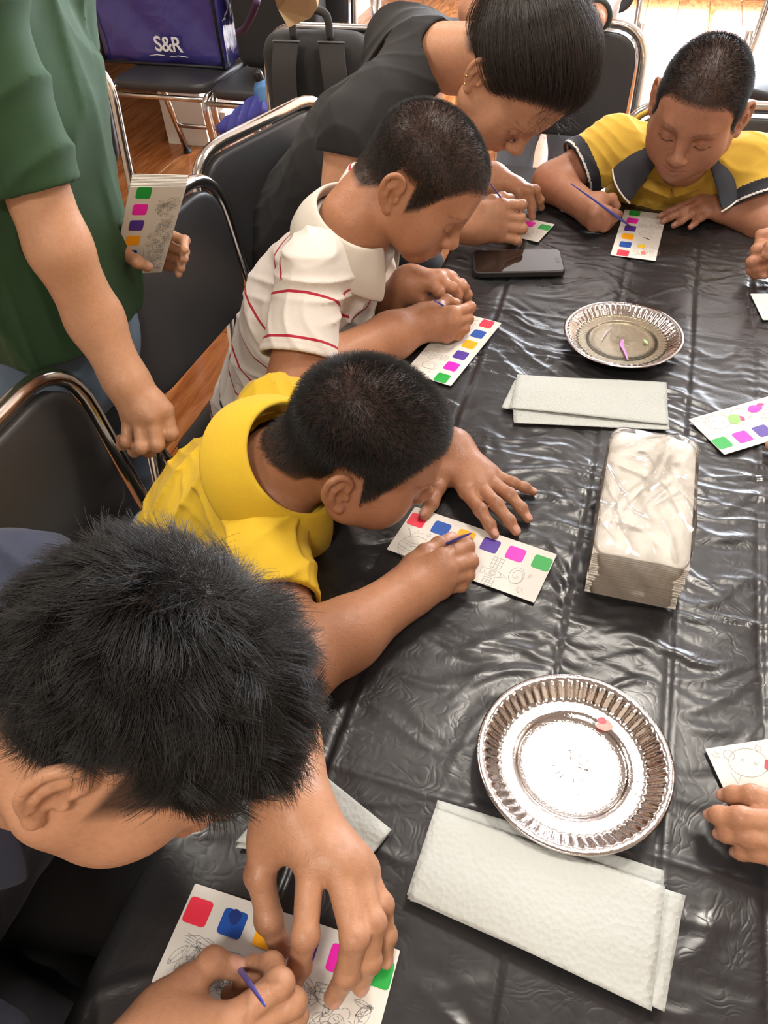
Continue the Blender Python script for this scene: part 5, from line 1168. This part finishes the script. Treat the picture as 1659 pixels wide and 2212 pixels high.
# ---------------- boy across the far end
def far_boy():
    T = (.38, .185, .115)
    H = Head(nudge([.0731, 1.4687, .932], 4, -12), [-.17, -.94, -.31], [.085, -.32, .945], .90)
    nb = V(.075, 1.555, .862); sr = V(-.055, 1.595, .828); sl = V(.195, 1.560, .828); hip = V(.085, 1.74, .52)
    me = person(hip, 'boy in a mustard polo shirt with a dark collar at the far table end')
    b = Body(); build_head(b, H, 'RL'); b.cap(H.X(0, -.035, -.01), nb, .045, .052, .025); b.cap(H.X(0, -.005, -.04), nb + V(0, -.03, -.02), .038, .045, .02)
    upper_body(b, nb, sr, sl, hip, .12, .07)
    c = crop(1160, 300, 1400, 1659); w9 = c(810, 1070, 3.2); el9 = c(215, 650, 3.6)
    build_hand(b, w9, dict(t=[c(880, 970, 4.6), c(960, 895, 5.0), c(1115, 895, 4.6), c(1185, 1005, 3.4)], i=[c(880, 1040, 5.0), c(1060, 1080, 4.4), c(1170, 1110, 3.6), c(1235, 1120, 2.8)],
        m=[c(860, 1130, 4.2), c(1050, 1170, 3.4), c(1130, 1190, 2.6), c(1180, 1190, 1.9)], r=[c(850, 1220, 3.0), c(1030, 1250, 2.4), c(1100, 1240, 1.6), c(1140, 1220, 1.3)],
        p=[c(850, 1300, 1.9), c(1000, 1330, 1.4), c(1050, 1310, 1.0), c(1090, 1280, 1.0)]), .98, (-.3, -.6, .7))
    limb(b, [sr, el9, w9], [.040, .034, .026])
    d = crop(1400, 400, 1659, 1659); w10 = d(1080, 330, 2.5); el10 = at(1648, 482, .755)
    build_hand(b, w10, dict(t=[d(960, 260, 2.4), d(800, 205, 2.2), d(650, 205, 1.7), d(520, 235, 1.2)], i=[d(690, 215, 3.3), d(440, 305, 2.6), d(275, 380, 1.7), d(165, 430, 1.0)],
        m=[d(720, 250, 3.3), d(480, 370, 2.8), d(310, 440, 1.8), d(215, 500, 1.0)], r=[d(780, 315, 3.0), d(590, 400, 2.6), d(450, 500, 1.6), d(355, 560, .9)],
        p=[d(860, 380, 2.5), d(730, 450, 2.0), d(650, 520, 1.4), d(580, 585, .9)]), .92, (0, -.2, 1))
    limb(b, [sl, el10, w10], [.040, .032, .024])
    skin_object('body', b, .0019, me, T, [(H, HL_BUZZ, {'fade': .012})])
    buzz_hair('hair', H, b, HL_BUZZ, me, M_HAIR, 22000, .008, 6, .0002)
    s = Body(); side = nrm(sl - sr); ch = nb * .55 + hip * .45
    s.ecap(nb * .88 + hip * .12, ch, side, (.098, .066), (.130, .088), .05); s.ecap(ch, hip - V(0, 0, .03), side, (.130, .088), (.135, .10), .05)
    for sh, el, f in ((sr, el9, .60), (sl, el10, .66)):
        s.cap(nb * .86 + hip * .14, sh, .050, .050, .04); s.cap(sh, sh + (el - sh) * .8, .051, .058, .03); s.cyl(sh + (el - sh) * f, sh + (el - sh) * 1.8, .10)
    ax = V(0, -.25, .97); s.cyl(nb - ax * .020, nb + ax * .14, .056); s.cyl(nb + V(0, -.06, -.045), nb + V(0, -.06, .1), .026)
    f1 = folds(.007, 48, 28, (1, .6, .5)); f2 = folds(.003, 95, 29); s.disp = lambda p: f1(p) + f2(p); s.shell(.009)
    o, p = cloth_object('shirt', s, .0028, me, M_YEL2)
    v = np.zeros(len(p))
    for sh, el, f in ((sr, el9, .60), (sl, el10, .66)):
        t, dd = seg_t(p, sh, el); L = np.linalg.norm(el - sh); near = dd < .075; e = (f - t) * L
        v = np.where(near & (e < .026), 1, v); v = np.where(near & (e < .007) & (e > .003), 2, v)
    set_val(o, 'panel', v)
    collar('collar', nb - ax * .012, ax, (0, -1, -.25), .064, .060, M_COLLAR, me, .026, .052, .058, .66, .004, drop_front=.010, edge=M_WHITEC)
    mb = MB()                                   # two flaps of the open placket
    for q in ((( 1392, 383), (1450, 408), (1445, 428), (1388, 405)), ((1508, 385), (1450, 408), (1458, 426), (1510, 410))):
        mb.add([at(u, v_, .815 - .0006 * (v_ - 380)) for u, v_ in q], [(0, 1, 2, 3)])
    f = mb.put('placket', M_YEL2, me); solid(f, .004, 0)
    legs('trousers', hip - V(0, 0, .05), side, (0, -1, 0), me, M_DARK, .30, .34, .066)
# ---------------- boy in front, seen over his head
def front_boy():
    T = (.47, .25, .148)
    H = Head(nudge([-.2730, .195, .962], 0, -18), turn([.60, -.07, -.795], 2), turn([.735, .40, .548], 2), .985, kid=False)
    nb = V(-.385, .165, .945); sr = V(-.43, -.005, .865); sl = V(-.50, .325, .86); hip = V(-.66, .10, .53)
    me = person(hip, 'black-haired boy in a navy shirt in front, painting a leafy card with both hands')
    b = Body(); build_head(b, H, 'RL'); b.cap(H.X(0, -.04, -.005), nb, .052, .058, .03); b.cap(H.X(0, -.01, -.045), nb + V(.03, 0, -.03), .046, .052, .02)
    upper_body(b, nb, sr, sl, hip, .14, .085)
    c = crop(500, 1640, 880, 1528); w1 = c(530, 400, 8.6); el1 = at(585, 1480, .79)
    build_hand(b, w1, dict(t=[c(330, 720, 7.2), c(250, 1000, 6.2), c(330, 1390, 4.0), c(435, 1640, 1.4)], i=[c(690, 920, 8.4), c(640, 1530, 7.2), c(590, 1790, 4.0), c(545, 1950, 1.2)],
        m=[c(920, 920, 8.6), c(1065, 1550, 7.4), c(1000, 1870, 4.2), c(880, 2075, 1.2)], r=[c(1060, 940, 7.8), c(1225, 1420, 6.6), c(1200, 1750, 3.8), c(1115, 1975, 1.2)],
        p=[c(1150, 970, 6.6), c(1305, 1265, 5.4), c(1345, 1530, 3.0), c(1335, 1750, 1.2)]), 1.13, (0, 0, 1))
    limb(b, [sl, el1, w1], [.048, .042, .031])
    d = crop(280, 2020, 680, 1659); w2 = d(300, 930, 5.0); el2 = at(60, 2560, .80)
    build_hand(b, w2, dict(t=[d(380, 640, 5.0), d(540, 430, 5.4), d(745, 245, 4.8), d(950, 300, 3.8)], i=[d(880, 800, 7.4), d(1340, 430, 7.8), d(1270, 270, 5.8), d(1110, 250, 4.2)],
        m=[d(1010, 880, 6.4), d(1450, 600, 6.2), d(1200, 420, 3.8), d(1000, 430, 2.6)], r=[d(1090, 970, 5.2), d(1470, 720, 4.4), d(1150, 520, 2.2), d(890, 530, 1.6)],
        p=[d(1130, 1050, 4.0), d(1400, 820, 2.8), d(1150, 680, 1.5), d(950, 640, 1.3)]), 1.10, (.2, -.5, .8))
    limb(b, [sr, el2, w2], [.048, .042, .030])
    HLF = [-.045, -.040, -.016, .030, .030, -.010, .002, .040, .060, .068]
    b.paint.append(('spot', H.X(.062, .035, -.03), .0022, (.03, .015, .01), .9))
    skin_object('body', b, .0016, me, T, [(H, HLF, {'fade': .022})])
    def fn(q, g, hf, rs, k):
        n = len(q); w = np.array([.004, -.052, .118]); t = q - w; rw = np.linalg.norm(t, axis=1); t -= g * (t * g).sum(1)[:, None]; t /= np.linalg.norm(t, axis=1)[:, None] + 1e-6
        sp = np.cross(g, t); fwd = np.array([.10, 1.0, -.1]) - g * (g @ np.array([.10, 1.0, -.1]))[:, None]
        # clumps share a direction
        cell = np.floor(q * 80 + .35 * np.sin(q[:, [1, 2, 0]] * 160)).astype(int); hsh = (cell[:, 0] * 73856093 ^ cell[:, 1] * 19349663 ^ cell[:, 2] * 83492791) % 9973
        cr = np.random.RandomState(7).normal(size=(9973, 3))[hsh] * (1 + 1.5 * np.exp(-(rw / .014) ** 2))[:, None]
        top = np.clip((q[:, 2] - .02) / .08, 0, 1)[:, None]; front = np.clip((q[:, 1] + .02) / .08, 0, 1)[:, None]
        d = t * (.15 + .7 * np.clip(rw / .02, 0, 1))[:, None] + fwd * .8 * front * top + sp * .45 + cr * .42 + rs.normal(size=q.shape) * (.12 + 1.6 * np.exp(-(rw / .016) ** 2))[:, None]
        d -= g * (d * g).sum(1)[:, None]; d /= np.linalg.norm(d, axis=1)[:, None] + 1e-6
        lo = np.where(q[:, 1] < -.04, -.02, .028); zz = np.clip((q[:, 2] - lo) / .045, 0, 1); zz = zz * zz * (3 - 2 * zz); zz = np.maximum(zz, .8 * np.clip((q[:, 1] - .045) / .02, 0, 1)); L = (.007 + .033 * zz) * rs.uniform(.7, 1.2, n); L = L * np.clip(.35 + hf / .03, .35, 1)
        up = (.40 + .36 * top[:, 0]) * np.clip((hf + .012) / .05, .30, 1) * (1 + .35 * np.sin(cr[:, 0] * 3))
        P = [q - g * .002]
        for i in range(1, k):
            s = i / (k - 1); e = up * (1 - .62 * s)
            v = g * e[:, None] + d * (1 - .15 * e)[:, None] + cr * .30 * s + sp * .35 * math.sin(3.1 * s); v /= np.linalg.norm(v, axis=1)[:, None]
            P.append(P[-1] + v * (L / (k - 1))[:, None])
        return np.stack(P, 1)
    long_hair('hair', H, b, HLF, me, M_HAIR, 48000, 12, .00023, fn, 7)
    s = Body(); side = nrm(sl - sr); ch = nb * .55 + hip * .45
    s.ecap(nb * .86 + hip * .14, ch, side, (.125, .085), (.155, .105), .05); s.ecap(ch, hip - V(0, 0, .04), side, (.155, .105), (.16, .12), .05)
    for sh, el in ((sr, el2), (sl, el1)):
        s.cap(nb * .86 + hip * .14, sh, .062, .060, .04); s.cap(sh, sh + (el - sh) * .8, .062, .066, .03); s.cyl(sh + (el - sh) * .7, sh + (el - sh) * 1.8, .12)
    ax = nrm(nb - hip); s.cyl(nb - ax * .02, nb + ax * .15, .070); f1 = folds(.008, 42, 38); s.disp = f1; s.shell(.009)
    cloth_object('shirt', s, .0032, me, M_NAVY)
    collar('collar', nb - ax * .01, ax, (1, -.1, -.3), .072, .070, M_NAVY, me, .020, .045, .02, .4, .012)
    legs('shorts', hip - V(0, 0, .05), side, (1, 0, 0), me, M_DARK, .38, .40, .078)
    return H, b
# ---------------- man standing at the left
def green_man():
    T = (.50, .275, .165)
    sr = V(-.735, .80, 1.255); sl = V(-.785, 1.03, 1.32); nb = V(-.765, .85, 1.40); hip = V(-.825, .870, .81)
    me = person((-.88, .86, 0), 'standing man in a dark green T-shirt holding a stack of cards')
    H = Head(V(-.70, .85, 1.53), [.92, 0, -.38], [.38, 0, .92], 1.0, kid=False)
    b = Body(); build_head(b, H, 'RL'); b.cap(H.X(0, -.03, -.02), nb, .055, .06, .03); upper_body(b, nb, sr, sl, hip, .16, .10)
    c = crop(200, 560, 640, 1659); w = c(255, 960, 7.5); el = at(128, 535, .985)
    build_hand(b, w, dict(t=[c(430, 1080, 2), c(520, 1200, 0), c(560, 1330, -2), c(540, 1430, -4)], i=[c(590, 1230, 3.6), c(640, 1420, .8), c(570, 1490, -2), c(500, 1440, -3.5)],
        m=[c(490, 1280, 3.6), c(525, 1510, .4), c(460, 1560, -2.6), c(400, 1500, -4)], r=[c(390, 1290, 3.2), c(400, 1530, .2), c(340, 1560, -2.6), c(300, 1500, -4)],
        p=[c(300, 1280, 2.6), c(275, 1480, .2), c(240, 1510, -2.2), c(220, 1460, -3.4)]), 1.12, (.3, -.9, .2))
    limb(b, [sr, el * .45 + sr * .55, el, at(205, 690, .885), w], [.047, .042, .037, .035, .029])
    k = lambda u, v, o: at(u, v, 1.0 - .000833 * (v - 402) + o); w2 = k(228, 520, -.015); el2 = V(-.83, 1.02, 1.03)
    build_hand(b, w2, dict(t=[k(252, 535, .0), k(268, 548, .012), k(296, 566, .022), k(318, 576, .016)], i=[k(300, 500, -.055), k(366, 506, -.058), k(399, 520, -.040), k(399, 540, -.018)],
        m=[k(296, 525, -.055), k(364, 531, -.058), k(398, 545, -.040), k(398, 560, -.018)], r=[k(292, 545, -.055), k(358, 553, -.058), k(391, 566, -.040), k(392, 580, -.018)],
        p=[k(288, 562, -.052), k(350, 573, -.055), k(385, 584, -.040), k(386, 593, -.020)]), 1.0, (-.3, .5, -.6))
    limb(b, [sl, el2, w2], [.055, .044, .030])
    skin_object('body', b, .0021, me, T, [(H, HL_BUZZ, {})]); buzz_hair('hair', H, b, HL_BUZZ, me, M_HAIR, 3000, .02, 9, .0006)
    s = Body(); side = nrm(sl - sr); ch = nb * .5 + hip * .5
    s.ecap(nb * .82 + hip * .18, ch, side, (.155, .092), (.172, .110), .06); s.ecap(ch, hip + V(.01, 0, .0), side, (.170, .118), (.165, .122), .06)
    el_ = el * .76 + sr * .24
    s.cap(nb * .84 + hip * .16, sr, .065, .064, .05); ad = nrm(el - el_); v = Body(); v.cap(nb * .5 + sr * .5, sr, .055, .064, .03); v.cap(sr, el_ + (el - el_) * .5, .060, .056, .03); v.cyl(el_, el_ + ad * .3, .16)
    s.cap(nb * .84 + hip * .16, sl, .065, .066, .05); s.cap(sl, sl + (el2 - sl) * .8, .068, .07, .03); s.cyl(sl + (el2 - sl) * .68, sl + (el2 - sl) * 1.8, .12)
    s.cyl(hip - V(0, 0, .010), hip - V(0, 0, .4), .4); s.cyl(nb - V(0, 0, .01), nb + V(0, 0, .2), .07)
    f1 = folds(.010, 30, 48, (1, 1, .30)); f2 = folds(.004, 60, 49); s.disp = lambda p: f1(p) + f2(p)
    s.shell(.014); cloth_object('shirt', s, .0038, me, M_GREEN); v.disp = folds(.005, 40, 51); v.shell(.008); cloth_object('sleeve', v, .0034, me, M_GREEN)
    j = Body(); j.ecap(hip + V(-.01, 0, .02), hip - V(.03, 0, .10), side, (.150, .105), (.155, .108), .05)
    for q in (-1, 1): j.cap(hip + V(-.04, q * .08, -.10), V(-.90, .86 + q * .10, .47), .085, .062, .04); j.cap(V(-.90, .86 + q * .10, .47), V(-.92, .86 + q * .11, .05), .062, .055, .03)
    j.disp = folds(.004, 30, 50); cloth_object('jeans', j, .005, me, M_DENIM)
# ---------------- people outside the frame on the right: hands in view, arms and bodies beyond
def right_person(label, T, hand, el, sh, nb, hip, shirt):
    me = person(hip, label); b = Body(); hand(b)
    other = 2 * np.array(nb) - np.array(sh); H = Head(np.array(nb) + V(-.07, 0, .13), [-.85, 0, -.52], [-.5, 0, .85], .90)
    build_head(b, H, 'RL'); b.cap(H.X(0, -.035, -.01), nb, .048, .052, .025); upper_body(b, nb, sh, other, hip, .12, .075)
    e2 = V(el[0] + .12, 2 * nb[1] - el[1], TZ - .10); limb(b, [other, e2, V(e2[0] - .10, e2[1], TZ - .14)], [.043, .036, .03])
    skin_object('body', b, .0028, me, T, [(H, HL_BUZZ, {})]); buzz_hair('hair', H, b, HL_BUZZ, me, M_HAIR, 2500, .012, 9, .0006)
    s = Body(); side = nrm(np.array(sh) - other); ch = nb * .55 + hip * .45
    s.ecap(nb * .88 + hip * .12, ch, side, (.10, .07), (.128, .094), .05); s.ecap(ch, hip, side, (.128, .094), (.135, .102), .05)
    for p, q in ((sh, el), (other, e2)): s.cap(nb * .86 + hip * .14, p, .052, .052, .04); s.cap(p, p + (q - p) * .8, .054, .06, .03); s.cyl(p + (q - p) * .65, p + (q - p) * 1.8, .11)
    s.cyl(nb - V(0, 0, .01), nb + V(0, 0, .15), .058); s.disp = folds(.004, 30, 60); s.shell(.018); cloth_object('shirt', s, .0055, me, shirt)
    legs('trousers', np.array(hip) - V(0, 0, .05), side, (-1, 0, 0), me, M_DARK, .28, .32, .066)
def right_people():
    d = crop(1400, 400, 1659, 1659); el = V(.47, 1.20, .775)
    def h1(b):
        w = d(2080, 1080, 4.5)
        build_hand(b, w, dict(t=[d(1900, 900, 6.4), d(1800, 820, 7.4), d(1690, 860, 7.0), d(1640, 960, 6.0)], i=[d(1760, 640, 6.8), d(1560, 690, 6.2), d(1530, 850, 4.9), d(1620, 950, 4.2)],
            m=[d(1780, 800, 5.6), d(1500, 890, 5.0), d(1510, 1020, 3.6), d(1640, 1050, 3.0)], r=[d(1780, 950, 4.1), d(1430, 1060, 3.4), d(1470, 1160, 2.2), d(1620, 1170, 1.8)],
            p=[d(1770, 1090, 2.7), d(1420, 1170, 1.9), d(1480, 1240, 1.2), d(1620, 1260, 1.1)]), 1.0, (.1, -.6, .8)); limb(b, [V(.56, 1.22, .86), el, w], [.043, .036, .027])
    right_person('child at the upper right of whom only a fist shows at the picture edge', (.42, .21, .125), h1, el, V(.56, 1.20, .87), V(.56, 1.06, .91), V(.70, 1.06, .53), M_WHITEC)
    e = crop(1000, 1400, 1659, 1659); el2 = V(.46, .235, .775)
    def h2(b):
        w = e(2080, 1060, 4.4)
        build_hand(b, w, dict(t=[e(1900, 950, 3.0), e(1750, 900, 2.4), e(1620, 880, 1.7), e(1520, 865, 1.2)], i=[e(1760, 850, 5.2), e(1570, 800, 4.8), e(1475, 800, 3.7), e(1415, 800, 2.7)],
            m=[e(1760, 950, 5.2), e(1510, 920, 4.8), e(1395, 910, 3.6), e(1350, 910, 2.5)], r=[e(1750, 1050, 4.4), e(1540, 1020, 3.8), e(1440, 1010, 2.7), e(1395, 1010, 1.9)],
            p=[e(1740, 1150, 3.3), e(1590, 1110, 2.7), e(1520, 1110, 1.9), e(1480, 1110, 1.3)]), 1.0, (0, -.2, 1)); limb(b, [V(.55, .28, .86), el2, w], [.043, .036, .027])
    right_person('child at the lower right of whom only bent fingers on a card show', (.44, .225, .13), h2, el2, V(.56, .24, .87), V(.56, .40, .91), V(.70, .40, .53), M_NAVY)
    f = lambda u, v, h: at(u, v, TZ + h / 100); el3 = V(.46, .66, .775)
    def h3(b):
        w = f(1810, 960, 3.5)
        build_hand(b, w, dict(t=[f(1770, 962, 2.6), f(1735, 962, 2.2), f(1698, 962, 1.6), f(1664, 963, 1.0)], i=[f(1745, 910, 3.4), f(1715, 890, 3.2), f(1705, 905, 2.2), f(1710, 920, 1.6)],
            m=[f(1752, 930, 3.2), f(1722, 920, 3), f(1712, 935, 2), f(1718, 945, 1.4)], r=[f(1760, 950, 3), f(1735, 948, 2.6), f(1725, 958, 1.8), f(1730, 966, 1.3)],
            p=[f(1765, 968, 2.6), f(1748, 972, 2.2), f(1742, 978, 1.6), f(1746, 982, 1.2)]), .9, (0, -.2, 1)); limb(b, [V(.56, .70, .86), el3, w], [.043, .036, .027])
    right_person('child at the right edge of whom only a thumb tip on a card shows', (.44, .225, .13), h3, el3, V(.56, .66, .87), V(.56, .74, .91), V(.70, .74, .53), M_GREEN)
# ---------------- seated person beyond the empty chair: jeans and a forearm with a watch
def back_person():
    hip = V(-.31, 3.03, .52); nb = V(-.30, 2.98, 1.06); sr = V(-.50, 3.02, .99); sl = V(-.15, 3.02, .99)
    me = person(hip, 'seated person in pale jeans and a wristwatch behind the empty chair')
    T = (.50, .25, .15); b = Body(); H = Head(V(-.33, 2.98, 1.20), [0, -.95, -.3], [0, -.3, .95], .98, kid=False); build_head(b, H, 'RL'); b.cap(H.X(0, -.03, -.02), nb, .05, .055, .03)
    upper_body(b, nb, sr, sl, hip, .14, .09); w = at(1280, 45, .86); el = at(1345, -60, .90)
    J = {k: [at(1262 - i * 6, 62 + i * 4, .85), at(1250 - i * 6, 75 + i * 4, .845), at(1242 - i * 6, 85 + i * 4, .835), at(1236 - i * 6, 94 + i * 4, .825)] for i, k in enumerate('imrp')}
    J['t'] = [at(1270, 60, .85), at(1266, 72, .84), at(1262, 82, .835), at(1258, 92, .83)]
    build_hand(b, w, J, 1.05, (0, -.3, 1)); limb(b, [sl, el, w], [.05, .042, .030]); e2 = V(-.62, 2.9, .72); limb(b, [sr, e2, V(-.45, 2.78, .62)], [.05, .042, .03])
    skin_object('body', b, .004, me, T, [(H, HL_BUZZ, {})]); buzz_hair('hair', H, b, HL_BUZZ, me, M_HAIR, 2500, .02, 9, .0007)
    s = Body(); s.ecap(nb * .85 + hip * .15, hip, (1, 0, 0), (.13, .09), (.16, .12), .05)
    for p, q in ((sr, e2), (sl, el)): s.cap(nb * .85 + hip * .15, p, .06, .06, .04); s.cap(p, p + (q - p) * .7, .062, .068, .03); s.cyl(p + (q - p) * .55, p + (q - p) * 1.8, .12)
    s.cyl(nb - V(0, 0, .01), nb + V(0, 0, .15), .06); s.shell(.018); s.disp = folds(.005, 22, 70); cloth_object('shirt', s, .005, me, M_WHITEC)
    legs('jeans', hip - V(0, 0, .05), (1, 0, 0), (.0, -1, 0), me, M_DENIM_L, .44, .42, .082, .065)
    a = nrm(el - w); mb = MB(); u = nrm(np.cross(a, V(0, 0, 1))); v = np.cross(u, a)
    cc = w + a * .035; mb.tube([cc + (u * math.cos(t) + v * math.sin(t)) * .034 for t in np.linspace(0, 2 * math.pi, 25)[:-1]], .0085, 6, True); wt = mb.put('watch_strap', mat('watch_rubber', (.02, .03, .03), .5), me)
M_GOLD = mat('gold', (.9, .68, .32), .2, 1.0)
YH = yellow_boy(); striped_boy(); woman(); far_boy(); front_boy(); green_man(); right_people(); back_person()
# ---- the deck of spare cards in the standing man's hand: one face, the rest seen as edges
def deck():
    tl, tr, bl = V(-.644, .881, 1.005), V(-.597, .935, .985), V(-.721, .925, .845)
    m = (tl + tr) / 2; ev = nrm(tr - tl); L = CL; eu = nrm(bl - tl); eu = nrm(eu - ev * (eu @ ev)); n = np.cross(ev, eu)
    if n @ (CAM - m) < 0: n = -n
    for k in range(9):
        o = tl + eu * CL - n * .0014 * k + ev * .0006 * k - eu * (.0012 * k)
        card(o, -eu, ev, 'top painting card of the stack held by the man in green' if k == 0 else 'painting card in the stack behind the top card, held by the man in green', 'leaf', 20, tilt=n, lab_group=None if k == 0 else 'spare cards in the hand', skip=() if k == 0 else (0, 1, 2, 3, 4, 5)) if k == 0 else spare(o, eu, ev, n, k)
def spare(o, eu, ev, n, k):
    e = empty('painting_card', o, 'painting card in the stack under the top card, held by the man in green', 'card', 'spare cards in the hand')
    a, b_, c_, d_ = o, o - eu * CL, o - eu * CL + ev * CW, o + ev * CW; MB().add([a, b_, c_, d_] + [p - n * .0008 for p in (a, b_, c_, d_)], [(0, 1, 2, 3), (7, 6, 5, 4), (0, 4, 5, 1), (1, 5, 6, 2), (2, 6, 7, 3), (3, 7, 4, 0)]).put('sheet', M_PAPER, e, smooth=False)
deck()
